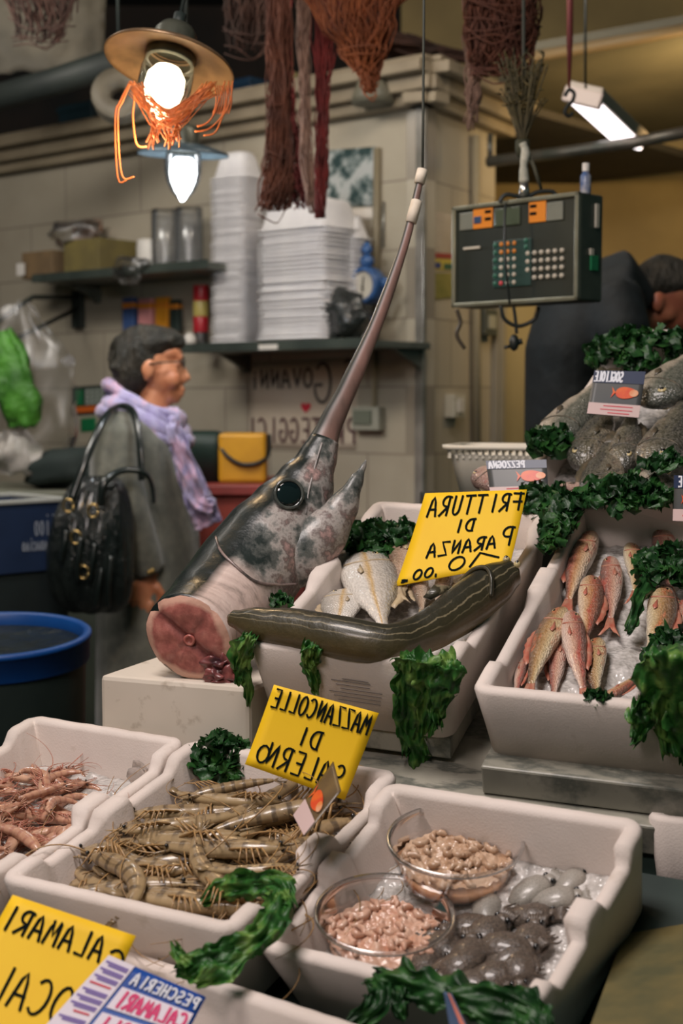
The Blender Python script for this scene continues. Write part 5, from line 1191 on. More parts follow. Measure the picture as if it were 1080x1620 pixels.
for i, (px, lab) in enumerate(((262, 'left one of the clear sleeves of plastic cups on the upper shelf'), (300, 'clear sleeve of plastic cups touching the tall tray stack'))):
    k = thing('cup_sleeve', lab, 'cups', onshelf(B0, px, .14 - .02*i), 'clear cup sleeves'); mb = MB()
    for j in range(12): mb.lathe([(.048, j*.018 + .012), (.051, j*.018 + .012), (.051, j*.018 + .016), (.048, j*.018 + .016), (.048, j*.018 + .012)], seg=24)
    mb.build('cup', M('cup_rim', rgb(176, 180, 182), rgb(150, 154, 158), .25, 20), k); MB().lathe([(.052, 0), (.053, .1), (.052, .235), (.03, .24)], seg=24).build('sleeve', CYL, k)
BAGC = clear('bag_film', (.84, .83, .81, 1), .10, .42)
def filmbag(lab, X, r, n=5, seed=0, mat=None):
    k = thing('plastic_bag', lab, 'plastic bag', X); MB().blob((0, 0, r[2]), r, 26, wob=.55, seed=seed).build('film', mat or BAGC, k); return k
filmbag('crumpled clear plastic bag on top of the carton at the upper shelf', onshelf(B0, 125, .18) @ Matrix.Translation(V((0, 0, .11))), (.13, .10, .06), seed=3)
filmbag('clear plastic bag hanging over the lip of the upper shelf', onshelf(B0, 205, .32) @ Matrix.Translation(V((0, 0, -.055))), (.085, .035, .05), seed=5)
k = thing('paper_cone', 'pinkish paper bag standing upright on the upper shelf', 'paper bag', onshelf(B0, 140, .08)); MB().loft([rrect(.07, .04, .02, 0), rrect(.065, .04, .02, .16), rrect(.075, .02, .01, .24)], cap0=True, cap1=False).build('paper', M('pinkish_paper', rgb(156, 122, 104), rgb(130, 106, 92), .7, 8), k)
# packets hanging below the upper shelf
for i, (px, w, h, c) in enumerate(((212, .07, .15, (60, 84, 130)), (238, .08, .14, (206, 140, 140)), (264, .07, .15, (216, 146, 40)), (284, .05, .13, (44, 56, 52)))):
    o = MB().box((0, -.02, 0), (w, .03, h)).box((0, -.02, h*.28), (w*1.01, .032, h*.2), mi=1).build('packet', [M('packet_%d_' % i + 'colour', rgb(*c), rough=.4), M('packet_orange', rgb(210, 130, 40), rough=.4)], smooth=False, bevel=.006)
    o.matrix_world = wframe(WL, px, 500, .02); tag(o, ['blue and orange packet hanging left below the upper shelf', 'pink and orange packet hanging below the upper shelf', 'bright orange packet hanging below the upper shelf', 'dark green packet hanging right below the upper shelf'][i], 'packet', 'packets below the upper shelf')
for i, (py, c, lab) in enumerate(((462, (176, 40, 48), 'red tin topmost beside the tall tray stack'), (485, (176, 160, 90), 'yellowish tin in the column beside the tall tray stack'), (512, (170, 36, 46), 'lower red tin in the column beside the tall tray stack'), (535, (60, 58, 56), 'dark tin at the bottom of the column on the tray shelf'))):
    o = MB().lathe([(.001, -.03), (.030, -.03), (.031, -.027), (.031, .027), (.030, .03), (.001, .03)], seg=20).build('tin', M('tin_%d_' % i + 'paint', rgb(*c), rough=.35)); o.matrix_world = WL @ Matrix.Translation(V((onwall(WL, 318, py, .1).x, -.1, A0.z + .031 + .0605*(3 - i)))); tag(o, lab, 'tin', 'tins in a column')
o = MB().blob((0, 0, .028), (.026, .026, .028), 14).build('jar', WHITE); o.matrix_world = onshelf(A0, 300, .2); tag(o, 'small white jar at the left end of the tray shelf', 'jar')
# poster, paper, hand-lettered sign
def wcard(name, lab, cat, X, c4, mat, th=.002):
    cs = [X @ (onwall(X, px, py) + V((0, -.003, 0))) for px, py in c4]; q = card(name, lab, cat, cs, mat, 0, thick=th)
    return q
PO_T = NT('poster_print'); PO_T.set(rough=.35); PO_T.col(PO_T.ramp(PO_T.noise(16, 3, .6), [(.42, rgb(46, 66, 66)), (.50, rgb(120, 132, 130)), (.56, rgb(176, 180, 178))]))
wcard('poster', 'dark teal and white photo poster on the wall above the trays', 'poster', WL, ((514, 238), (595, 232), (594, 326), (514, 330)), PO_T.m)
wcard('paper_sheet', 'white paper sheet below the teal poster', 'paper', WL, ((536, 332), (594, 328), (590, 346), (548, 350)), M('paper_white2', rgb(214, 206, 196), rough=.6))
SIGNP = M('sign_paper', rgb(196, 184, 166), rgb(186, 172, 152), .7, 5)
q = wcard('wall_sign', 'hand-lettered paper sign with a red heart on the wall below the tray shelf', 'sign', WL, ((390, 574), (566, 566), (564, 712), (390, 708)), SIGNP)
MKG = M('felt_pen', rgb(52, 50, 50), rgb(72, 68, 64), .7, 30)
SGR = M('felt_pen_brown', rgb(88, 62, 62), rough=.7)
write(q, text_strokes('S', .02, .14, .70, .98) + text_strokes('G', .20, .40, .52, .96), .013, MKG, off=.002)
write(q, text_strokes('iovANNi'.replace('iov', 'IOV')[1:], .38, .98, .70, .90), .012, MKG, off=.002)
write(q, text_strokes('PROTEGGICI', .0, 1.0, .08, .34), .012, SGR, off=.002)
hp = [(.36 + 0, .50)]; hv = []
for i in range(28):
    a = 2*PI*i/28; hv.append(q.f(.56 + .045*(math.sin(a)**3), .47 + .0042*(13*math.cos(a) - 5*math.cos(2*a) - 2*math.cos(3*a) - math.cos(4*a)), .003))
MB().add(hv, [tuple(range(28))]).build('heart', M('heart_red', rgb(190, 40, 56), rough=.6), q.k, world=True)
# blue dial scale, black bag, conduit, switch box
k = thing('dial_scale', 'small blue hanging scale with a white round dial beside the trays', 'scale', wframe(WL, 580, 452, .10))
BLU = M('blue_enamel', rgb(56, 96, 150), rgb(44, 80, 130), .35, 10); RX = Matrix.Rotation(PI/2, 4, 'X')
MB().lathe([(.001, -.03), (.062, -.03), (.066, -.025), (.066, .022), (.060, .030), (.050, .030), (.048, .022)], X=RX, seg=32).build('case', BLU, k)
MB().lathe([(.001, .020), (.049, .020)], X=RX, seg=32).build('dial', M('dial_white', rgb(196, 190, 176), rough=.4), k)
MB().tube([(0, -.024, -.005), (.004, -.024, .030)], .002, 6).tube([(0, -.024, -.02), (0, -.024, 0)], .003, 6).build('pointer', INK, k)
MB().blob((0, 0, .085), (.03, .02, .024), 12).blob((0, 0, .125), (.022, .018, .02), 12).tube([(0, 0, .06), (0, 0, .15)], .010, 8).build('hanger', BLU, k)
MB().blob((.085, -.005, .005), (.016, .016, .02), 10).tube([(.085, 0, -.05), (.06, 0, -.10), (.02, 0, -.12)], .010, 8).build('hook_arm', BLU, k)
o = MB().tube([(0, .09, .14), (0, .095, .30)], .004, 6).build('steel_string', STEEL); o.matrix_world = wframe(WL, 580, 452, .10); tag(o, 'wire on which the small blue dial scale hangs', 'wire')
filmbag('black shiny plastic bag beside the wide tray stack', WL @ Matrix.Translation(V((onwall(WL, 545, 520, .22).x, -.22, A0.z - .002))), (.085, .06, .085), seed=8, mat=bagm.m)
CON = M('conduit_cream', rgb(168, 158, 132), rough=.5)
o = MB().tube([WL @ (onwall(WL, 596, 545) + V((0, -.012, 0))), WL @ (onwall(WL, 595, 646) + V((0, -.012, 0)))], .009, 8).build('cable_conduit', CON); tag(o, 'cream cable conduit running down to the grey wall socket box', 'conduit')
o = MB().tube([WL @ (onwall(WL, 600, 235) + V((0, -.012, 0))), WL @ (onwall(WL, 597, 545) + V((0, -.012, 0)))], .014, 8).build('wall_pipe', M('pipe_olive', rgb(128, 118, 96), rough=.5)); tag(o, 'olive pipe running up the wall right of the poster', 'pipe')
k = thing('socket_box', 'grey square socket box on the wall right of the hand-lettered sign', 'socket', wframe(WL, 588, 662)); GB = M('socket_grey', rgb(158, 158, 144), rough=.45)
MB().box((0, -.02, 0), (.125, .04, .085)).build('case', GB, k, smooth=False, bevel=.004); MB().box((-.01, -.043, .004), (.085, .006, .052)).build('cover', M('socket_cover', rgb(112, 118, 104), rough=.3), k, smooth=False, bevel=.002)
# posters, conduit and switch on the right face
q = wcard('wall_calendar', 'price list sheet with yellow lower half on the kiosk wall behind the hanging scale', 'poster', WR, ((676, 332), (722, 342), (722, 470), (676, 474)), M('list_paper', rgb(178, 168, 152), rgb(164, 152, 136), .5, 14))
patch(q, 0, 1, .0, .30, M('list_olive', rgb(118, 116, 56), rgb(140, 132, 70), .5, 20), 'olive_band', .002); patch(q, 0, 1, .33, .46, M('list_yellow', rgb(186, 168, 70), rough=.5), 'yellow_band', .002); patch(q, 0, 1, .47, .53, M('list_red', rgb(150, 62, 54), rough=.5), 'red_band', .002)
patch(q, .05, .40, .35, .42, M('list_blue', rgb(50, 60, 110), rough=.5), 'blue_mark', .003); patch(q, .5, .9, .34, .41, M('list_green', rgb(50, 90, 70), rough=.5), 'green_mark', .003)
k = thing('switch_box', 'small white switch box on the right kiosk wall', 'switch', wframe(WR, 712, 642)); MB().box((0, -.02, 0), (.10, .04, .085)).build('case', M('switch_white', rgb(190, 186, 170), rough=.4), k, smooth=False, bevel=.004); MB().box((.0, -.043, 0), (.05, .006, .05)).build('button', WHITE, k, smooth=False, bevel=.002)
o = MB().tube([WR @ (onwall(WR, 744, 215) + V((0, -.02, 0))), WR @ (onwall(WR, 746, 720) + V((0, -.02, 0)))], .016, 10).build('wall_pipe', M('pipe_cream', rgb(158, 150, 128), rough=.45)); tag(o, 'cream pipe running down the right kiosk wall', 'pipe')
k = thing('wall_socket', 'dark socket on the right kiosk wall below the hanging scale', 'socket', wframe(WR, 762, 510)); MB().box((0, -.02, 0), (.12, .04, .10)).build('case', M('socket_dark', rgb(74, 78, 70), rough=.4), k, smooth=False, bevel=.004); MB().box((0, -.042, 0), (.06, .006, .05)).build('cover', GB, k, smooth=False)
# ------------------------------------------------------------------ yellow and green crates on a red table
YC = M('crate_yellow', rgb(206, 150, 26), rgb(186, 132, 22), .5, 6)
c0 = at(383, 765, 4.75); k = thing('red_table', 'red cloth-covered table behind the walking person', 'table', (c0.x, 4.95, 0)); RT = M('red_cloth', rgb(140, 54, 42), rgb(108, 42, 36), .7, 5)
MB().box((-.10, 0, c0.z/2 - .02), (.62, .5, c0.z - .04)).build('skirt', RT, k, smooth=False, bevel=.01); MB().box((-.10, 0, c0.z - .018), (.66, .54, .036)).build('tabletop', M('red_top', rgb(150, 60, 56), rgb(118, 48, 44), .5, 5), k, smooth=False, bevel=.006)
k = thing('delivery_bag', 'yellow box-shaped bag with a black strap on the red table', 'bag', (at(384, 725, 4.82).x, 4.86, c0.z)); h = at(384, 686, 4.75).z - c0.z
MB().box((0, 0, h/2), (.16, .16, h)).build('bag_body', YC, k, smooth=False, bevel=.012)
MB().tube(smoothpath([(-.082, -.06, h*.8), (-.05, -.088, h*.55), (0, -.09, h*.38), (.06, -.088, h*.42), (.088, -.05, h*.6), (.088, 0, h*.95)], 5), .007, 8).build('strap', BLACK, k)
k = thing('crate', 'dark green rounded container on the red table left of the yellow bag', 'container', (at(316, 725, 4.82).x, 4.88, c0.z)); MB().loft([rrect(.07, .07, .03, 0), rrect(.082, .08, .035, h*.75), rrect(.075, .075, .035, h*.98), rrect(.05, .05, .03, h*1.04)], True, True).build('container_body', M('dark_green_plastic', rgb(28, 52, 44), rgb(22, 40, 38), .5, 5), k)
# ------------------------------------------------------------------ left side: racks, green pack, calendar, counter, blue box, bin
def leftpt(px, py, Y): return at(px, py, Y)
k = thing('wall_rack', 'black hook rack arms on the left wall', 'rack', wframe(WL, 128, 490)); RK = M('rack_black', rgb(44, 50, 46), rough=.5)
MB().box((0, -.015, 0), (.06, .03, .16)).build('back_plate', RK, k, smooth=False, bevel=.003)
p = WL.inverted() @ at(18, 540, 5.35); o_ = onwall(WL, 128, 490); MB().tube([(0, -.03, 0), ((p - o_).x, (p - o_).y, (p - o_).z)], .010, 8).build('hook_arm', RK, k)
p2 = WL.inverted() @ at(52, 470, 5.6); p3 = WL.inverted() @ at(-10, 512, 5.3); MB().tube([(0, -.03, .05), tuple(p2 - o_), tuple(p3 - o_)], .010, 8).build('hook_arm', RK, k)
GP = M('green_pack', rgb(76, 140, 42), rgb(50, 100, 34), .55, 10, bump=.6, bscale=16, dist=.03)
k = thing('green_bag', 'bright green packed bag hanging at the left edge', 'bag', at(20, 600, 4.9)); mb = MB(); leaf_strip(mb, [at(2, 525, 4.9), at(14, 575, 4.88), at(28, 630, 4.88), at(38, 675, 4.9)], [.07, .12, .13, .09], (0, -1, .05), 61, .02, 10, 5, .1); mb.build('film', GP, k, world=True, solid=.03)
k = thing('plastic_bag', 'clear plastic sheet hanging around the green bag', 'plastic bag', at(20, 600, 5.0)); mb = MB(); leaf_strip(mb, [at(25, 480, 5.0), at(34, 560, 4.98), at(42, 640, 4.98), at(30, 745, 5.0)], [.10, .30, .34, .30], (0, -1, .05), 62, .05, 12, 5, .2); mb.build('film', BAGC, k, world=True)
k = thing('plastic_bag', 'white plastic bags hanging below the green bag', 'plastic bag', at(25, 715, 4.95)); mb = MB(); leaf_strip(mb, [at(20, 680, 4.92), at(22, 715, 4.9), at(24, 752, 4.92)], [.10, .18, .20], (0, -1, .05), 63, .04, 12, 5, .2); mb.build('film', M('milky_film', rgb(170, 164, 158), rgb(140, 138, 130), .35, 20), k, world=True)
q = wcard('wall_calendar', 'dark framed calendar with green and white squares behind the grey coat', 'calendar', WL, ((114, 612), (178, 608), (178, 654), (114, 658)), M('calendar_dark', rgb(40, 52, 46), rough=.5))
patch(q, .10, .30, .35, .88, M('calendar_green', rgb(30, 110, 70), rough=.5), 'green_panel', .002); patch(q, .08, .82, .10, .30, M('calendar_orange', rgb(206, 100, 36), rough=.5), 'orange_panel', .002)
for i in range(4):
    for j in range(4): patch(q, .36 + .12*i, .45 + .12*i, .36 + .14*j, .46 + .14*j, M('calendar_white', rgb(170, 180, 170), rough=.5), 'white_square', .002)
wcard('green_tag', 'small green tag hanging below the calendar', 'tag', WL, ((128, 662), (152, 660), (152, 682), (128, 684)), M('tag_green', rgb(24, 110, 66), rough=.5)); wcard('red_tag', 'small red tag right of the calendar', 'tag', WL, ((170, 618), (181, 617), (181, 632), (170, 633)), M('tag_red', rgb(160, 46, 60), rough=.5))
ct_ = at(60, 775, 4.9); k = thing('counter', 'dark side counter along the left wall', 'counter', (ct_.x, 4.95, 0)); MB().box((-.35, .15, ct_.z/2 - .03), (1.2, .5, ct_.z - .06)).build('counter_body', M('counter_grey', rgb(92, 100, 86), rgb(66, 74, 66), .6, 4), k, smooth=False, bevel=.006); MB().box((-.35, .14, ct_.z - .02), (1.24, .54, .04)).build('counter_top', M('counter_top', rgb(126, 128, 112), rgb(100, 104, 92), .4, 4), k, smooth=False, bevel=.004)
o = MB().blob((0, 0, .07), (.18, .10, .07), 20, wob=.5, seed=4).build('dark_cloth', M('dark_cloth', rgb(32, 44, 42), rough=.8)); o.location = (at(98, 755, 4.85).x, 4.98, ct_.z); tag(o, 'dark crumpled cloth lying on the side counter', 'cloth')
b0 = at(-30, 792, 3.95); b1 = at(108, 790, 4.15); xx = b1 - b0; bw = xx.length
k = thing('fish_crate', 'dark blue fish box with pale rims and lettering behind the bin', 'fish box', frame(at(-30, 800, 3.95), V((xx.x, xx.y, 0)), (0, 0, 1))); BB = M('blue_box', rgb(34, 52, 84), rgb(28, 44, 72), .5, 6); hh = .20
def openbox(w, l, h, t): return MB().loft([[V(p) for p in r] for r in (((0, 0, -h), (w, 0, -h), (w, l, -h), (0, l, -h)), ((0, 0, 0), (w, 0, 0), (w, l, 0), (0, l, 0)), ((t, t, 0), (w - t, t, 0), (w - t, l - t, 0), (t, l - t, 0)), ((t, t, -h + t), (w - t, t, -h + t), (w - t, l - t, -h + t), (t, l - t, -h + t)))])
openbox(bw, .30, hh, .02).build('box_body', BB, k, smooth=False, bevel=.003)
mb = MB(); [mb.box(c, d) for c, d in (((bw/2, .006, .004), (bw, .028, .012)), ((bw/2, .294, .004), (bw, .028, .012)), ((.008, .15, .004), (.028, .27, .012)), ((bw - .008, .15, .004), (.028, .27, .012)))]; mb.build('rim', M('pale_rim', rgb(168, 170, 164), rough=.5), k, smooth=False, bevel=.003)
q = Card(); q.k = k; q.mirror = True; X_ = MW[k]; q.n = X_.to_3x3() @ V((0, -1, 0)); q.f = lambda u, v, off=0: X_ @ V((u*bw, -.001 - off, -hh*.85 + v*hh*.75))
write(q, text_strokes('oniloo'.replace('l', 'i'), .05, .42, .50, .92) + text_strokes('nauaciao'.replace('u', 'n'), .22, .56, .22, .46), .004, M('pale_print', rgb(150, 158, 170), rough=.6), 'lettering', .001)
sk = thing('box_stand', 'dark trestle carrying the blue fish box', 'stand', MW[k] @ Matrix.Translation(V((bw/2, .15, -hh - .3)))); zb = MW[k].translation.z - hh
MB().box((0, 0, .3 - zb/2 - .0), (bw, .28, zb - .004)).build('stand_body', M('stand_dark', rgb(32, 42, 42), rgb(24, 32, 33), .6, 5), sk, smooth=False)
bn = at(-14, 1002, 2.95); k = thing('bin', 'dark round bin with a bright blue rim at the left edge', 'bin', (bn.x, 2.95, 0)); z = bn.z; XT = Matrix.Translation(V((0, 0, z))) @ Matrix.Rotation(R(4), 4, 'X')
MB().lathe([(.001, .0), (.17, .0), (.175, .01), (.195, z - .06), (.198, z - .02)], seg=48).build('bin_body', M('bin_dark', rgb(40, 50, 46), rgb(30, 40, 38), .4, 5), k)
MB().lathe([(.192, -.060), (.200, -.060), (.203, -.056), (.204, -.012), (.208, -.010), (.208, -.002), (.204, .001), (.194, .001), (.190, -.004), (.189, -.030), (.192, -.060)], X=XT, seg=56).build('rim', M('blue_plastic', rgb(16, 78, 150), rgb(12, 66, 134), .45, 6), k)
MB().lathe([(.001, -.045), (.10, -.040), (.188, -.026)], X=XT, seg=48).build('bin_liner', M('dark_liner', rgb(24, 34, 34), rgb(18, 26, 28), .35, 12, bump=.6, bscale=18, dist=.02), k)
# ------------------------------------------------------------------ hanging digital scale
tl, tr, bl_ = at(717, 328, 3.42), at(917, 304, 3.16), at(716, 487, 3.42); xs = V((tr.x - tl.x, tr.y - tl.y, 0)); sw_ = xs.length; sh = tl.z - bl_.z
XS = frame(bl_, xs, (0, 0, 1)); dp = .085
k = thing('hanging_scale', 'dark digital scale with keypad hanging above the stall', 'scale', XS)
CASE = M('scale_case', rgb(70, 78, 68), rgb(58, 66, 58), .4, 12, metal=.3); FACE = M('scale_face', rgb(40, 46, 40), rgb(34, 40, 36), .4, 8)
MB().box((sw_/2, dp/2 + .004, sh/2), (sw_, dp, sh)).build('case', CASE, k, smooth=False, bevel=.005)
mb = MB(); e = .010; [mb.box(c, d) for c, d in (((sw_/2, .0, e/2), (sw_, .012, e)), ((sw_/2, .0, sh - e/2), (sw_, .012, e)), ((e/2, 0, sh/2), (e, .012, sh)), ((sw_ - e/2, 0, sh/2), (e, .012, sh)))]; mb.build('bezel', M('bezel_steel', rgb(134, 136, 122), rgb(110, 110, 92), .35, 10, metal=.4), k, smooth=False, bevel=.002)
MB().box((sw_/2, .003, sh/2), (sw_ - 2*e, .004, sh - 2*e)).build('face_panel', FACE, k, smooth=False)
def fp(u0, u1, v0, v1, m, name, y=-.001, th=.004): return MB().box(((u0 + u1)/2*sw_, y, (v0 + v1)/2*sh), ((u1 - u0)*sw_, th, (v1 - v0)*sh)).build(name, m, k, smooth=False, bevel=.0012)
LCD = M('lcd_grey', rgb(126, 128, 118), rgb(112, 116, 106), .25, 8); ORG = M('scale_orange', rgb(220, 132, 30), rough=.45); KW = M('key_white', rgb(196, 188, 172), rough=.4); KO = M('key_orange', rgb(214, 132, 44), rough=.4); KG = M('key_green', rgb(44, 104, 84), rough=.4); KR = M('key_red', rgb(206, 60, 70), rough=.4)
for u0, u1, m in ((.06, .17, LCD), (.35, .55, M('lcd_green', rgb(76, 86, 70), rough=.25)), (.76, .88, LCD)): fp(u0, u1, .76, .93, m, 'display_window')
fp(.17, .33, .76, .95, ORG, 'orange_label', .000); fp(.18, .24, .81, .88, M('label_blue2', rgb(40, 66, 104), rough=.4), 'orange_label_mark', -.002); fp(.27, .32, .83, .86, INK, 'orange_label_mark', -.002); fp(.27, .32, .90, .93, INK, 'orange_label_mark', -.002)
fp(.62, .75, .76, .96, ORG, 'orange_label', .000); fp(.63, .68, .83, .86, INK, 'orange_label_mark', -.002); fp(.63, .68, .90, .93, INK, 'orange_label_mark', -.002)
fp(.09, .23, .565, .59, KW, 'maker_plate'); fp(.34, .64, .17, .62, M('keypad_teal', rgb(34, 62, 58), rough=.4), 'keypad_panel', .000)
def key(u, v, m): MB().lathe([(.001, .005), (.0042, .005), (.0054, .003), (.0056, .0)], c=(0, 0, 0), X=Matrix.Translation(V((u*sw_, .0005, v*sh))) @ Matrix.Rotation(PI/2, 4, 'X'), seg=12).build('key', m, k)
for r in range(6):
    for c in range(3): key(.405 + .052*c, .585 - .075*r, KO if r < 2 else (KR if (r == 5 and c == 0) else KW))
    key(.355, .585 - .075*r, KG)
for r in range(4):
    for c in range(6):
        if not (r == 3 and c == 0): key(.615 + .052*c, .475 - .078*r, KW)
for r in range(2): key(.60, .60 - .06*r, KG)
MB().box((sw_ + .003, dp*.72, sh*.80), (.004, .012, sh*.22)).box((sw_ + .003, dp*.5, sh*.46), (.004, .012, sh*.06)).build('side_label', KW, k, smooth=False); MB().box((sw_ + .003, dp*.62, sh*.36), (.004, .026, sh*.14)).build('green_sticker', M('sticker_green', rgb(30, 120, 76), rough=.5), k, smooth=False)
CBL = M('cable_black', rgb(30, 36, 34), rough=.45)
XI = XS.inverted(); sp_ = lambda px, py, Y=3.3: XI @ at(px, py, Y)
MB().tube(smoothpath([sp_(792, 484), sp_(798, 505), sp_(820, 516), sp_(845, 505), sp_(852, 486)], 6), .0045, 8).build('cable_loop', CBL, k)
MB().tube(smoothpath([sp_(812, 484), sp_(815, 505), sp_(817, 528)], 4), .004, 8).blob(sp_(813, 542), (.012, .012, .020), 10).tube([sp_(806, 548), sp_(797, 550)], .004, 6).tube([sp_(822, 536), sp_(824, 545)], .005, 6).build('plug', CBL, k)
MB().tube(smoothpath([sp_(722, 490, 3.42), sp_(728, 510, 3.42), sp_(722, 530, 3.42), sp_(735, 552, 3.42)], 5), .005, 7).build('side_cable', M('cable_brown', rgb(70, 62, 50), rough=.5), k)
MB().tube(smoothpath([sp_(806, 480, 3.22), sp_(800, 420, 3.20), sp_(798, 350, 3.21), sp_(800, 322, 3.23)], 6), .003, 6).build('front_cord', CBL, k)
MB().tube(smoothpath([sp_(790, 320), sp_(800, 308), sp_(830, 312), sp_(850, 304), sp_(872, 303), sp_(880, 310)], 6), .005, 8).build('coiled_cable', CBL, k)
MB().tube([sp_(829, 312), sp_(829, 300), sp_(829, 285)], [.013, .012, .009], 10).build('hook_shank', M('chrome', rgb(190, 190, 186), rough=.2, metal=.9), k)
o = MB().tube(smoothpath([at(829, 290, 3.3), at(828, 262, 3.3), at(831, 240, 3.3), at(826, 226, 3.3)], 4), [.009, .012, .011, .010, .008, .009, .010, .011, .010, .009, .008, .009, .008], 9).build('knotted_string', M('cord_white', rgb(206, 204, 190), rgb(170, 170, 156), .7, 60)); tag(o, 'knotted white cord from which the digital scale hangs', 'cord')
o = MB().tube([at(832, 235, 3.3), at(845, 265, 3.32), at(856, 300, 3.34)], .004, 6).build('slack_string', M('cord_thin', rgb(120, 116, 96), rough=.7)); tag(o, 'thin slack cord right of the knotted white one above the scale', 'cord')
k = thing('bottle', 'small white and blue bottle standing on top of the digital scale', 'bottle', XS @ Matrix.Translation(V((sw_*.94, dp*.6, sh + .001)))); MB().lathe([(.001, 0), (.011, 0), (.012, .003), (.012, .040), (.007, .048), (.006, .052)], seg=16).build('bottle_body', M('bottle_blue', rgb(60, 90, 140), rgb(170, 170, 176), .3, 30), k); MB().lathe([(.008, .050), (.008, .068), (.001, .068)], seg=14).build('cap', WHITE, k)
# ------------------------------------------------------------------ lamps
LW = emission('bulb_warm', (1, .86, .62, 1), 9); LC = emission('bulb_cool', (.90, .95, 1, 1), 6)
def lamp(px, py, Y, r, lean, roll, bulb, lab, col, watts, und):
    X = Matrix.Translation(at(px, py, Y)) @ Matrix.Rotation(R(roll), 4, 'Y') @ Matrix.Rotation(R(lean), 4, 'X')
    k = thing('pendant_lamp', lab, 'lamp', X, 'drop-shaped pendant lamps'); f = r/.122
    MB().lathe([(.040*f, .026*f), (.075*f, .018*f), (.118*f, .004*f), (.123*f, -.002*f), (.122*f, -.005*f), (.116*f, 0), (.074*f, .013*f), (.040*f, .020*f)], seg=56).build('lamp_shade', und, k)
    MB().lathe([(.001, .075*f), (.030*f, .074*f), (.040*f, .060*f), (.043*f, .030*f), (.046*f, .020*f), (.046*f, .002*f), (.040*f, .0)], seg=32).build('lamp_cap', M('lamp_cap_grey', rgb(90, 92, 80), rgb(66, 70, 62), .4, 20, metal=.5), k)
    MB().lathe([(.046*f, .002*f), (.050*f, -.02*f), (.050*f, -.045*f), (.045*f, -.072*f), (.033*f, -.098*f), (.016*f, -.118*f), (.005*f, -.126*f), (.0005, -.128*f)], seg=36).build('glass_globe', clear('globe_glass_' + lab[:3], (.97, .95, .92, 1), .05, .10), k)
    MB().lathe([(.001, -.010*f), (.024*f, -.012*f), (.035*f, -.028*f), (.037*f, -.050*f), (.032*f, -.075*f), (.019*f, -.096*f), (.001, -.104*f)], seg=28).build('bulb', bulb, k)
    MB().tube([(0, 0, .07*f), (0, 0, .10*f)], .012*f, 10).tube([(0, 0, .10*f), (0, .0, .9)], .004, 8).build('stem', DARK, k)
    d = bpy.data.lights.new('lamp_light', 'POINT'); d.energy = watts; d.color = col; d.shadow_soft_size = .05; o = bpy.data.objects.new('lamp_light', d); C.objects.link(o); o.parent = PO[k]; o.location = (0, 0, -.165*f)
    return X
SHB = M('shade_bronze', rgb(150, 122, 92), rgb(118, 96, 74), .3, 18, metal=.55); SHG = M('shade_blue_grey', rgb(92, 108, 116), rgb(74, 88, 96), .35, 18, metal=.4)
XL1 = lamp(268, 100, 2.75, .124, -14, 11, LW, 'lit warm pendant lamp with a drop-shaped glass, orange net draped under it', (1, .68, .36), 5, SHB)
lamp(290, 243, 3.95, .124, 4, 2, LC, 'lit cool white pendant lamp hanging lower and farther back', (.9, .95, 1), 7, SHG)
k = thing('tube_light', 'lit fluorescent fitting slanting below the olive soffit', 'lamp', at(965, 180, 4.6)); a, b = at(922, 148, 4.6), at(1000, 222, 5.15); d_ = (b - a); X = frame(a, d_, (0, -.55, .8)); L = d_.length; XI_ = MW[k].inverted()
MB().box((L/2, 0, .012), (L, .12, .04), X=XI_ @ X).build('lamp_body', M('fitting_white', rgb(170, 160, 150), rough=.4), k, smooth=False, bevel=.006)
MB().box((L/2 + .01, 0, -.018), (L - .06, .105, .028), X=XI_ @ X).build('diffuser', emission('tube_glow', (1, .90, .90, 1), 3), k, smooth=False, bevel=.008)
MB().box((.012, 0, -.01), (.03, .13, .05), X=XI_ @ X).build('end_cap', M('fitting_cap', rgb(190, 176, 170), rough=.4), k, smooth=False, bevel=.006)
MB().tube([XI_ @ at(925, 140, 4.62), XI_ @ at(925, -60, 4.64)], .003, 6).build('hanging_wire', DARK, k)
k = thing('rail', 'dark horizontal rail crossing in front of the yellow back room', 'rail', at(930, 235, 4.8)); RL = M('rail_dark', rgb(66, 70, 62), rgb(90, 84, 76), .35, 10, metal=.4)
MB().tube([at(772, 256, 5.1), at(900, 240, 4.9), at(1000, 226, 4.75), at(1100, 206, 4.6)], .020, 10).build('rail_tube', RL, k, world=True); MB().tube([at(775, 256, 5.1), at(775, 212, 5.1)], .010, 8).build('upright', RL, k, world=True)
k = thing('meat_hook', 'black S-shaped hook hanging on a red cord', 'hook', at(900, 165, 3.6)); MB().tube(smoothpath([at(*p, 3.6) for p in ((893, 152), (900, 142), (908, 148), (905, 160), (897, 168), (893, 178), (900, 184), (906, 178))], 5), .0045, 8).build('hook', CBL, k, world=True)
o = MB().tube([at(900, 142, 3.6), at(901, 60, 3.6), at(902, -80, 3.6)], [.003, .008, .008], 8).build('red_string', M('cord_red', rgb(110, 44, 42), rough=.7)); tag(o, 'dark red cord from which the black hook hangs', 'cord')
o = MB().tube([at(926, 140, 3.9), at(926, -80, 3.9)], .003, 6).build('steel_string', CBL); tag(o, 'thin dark wire right of the red cord', 'wire')
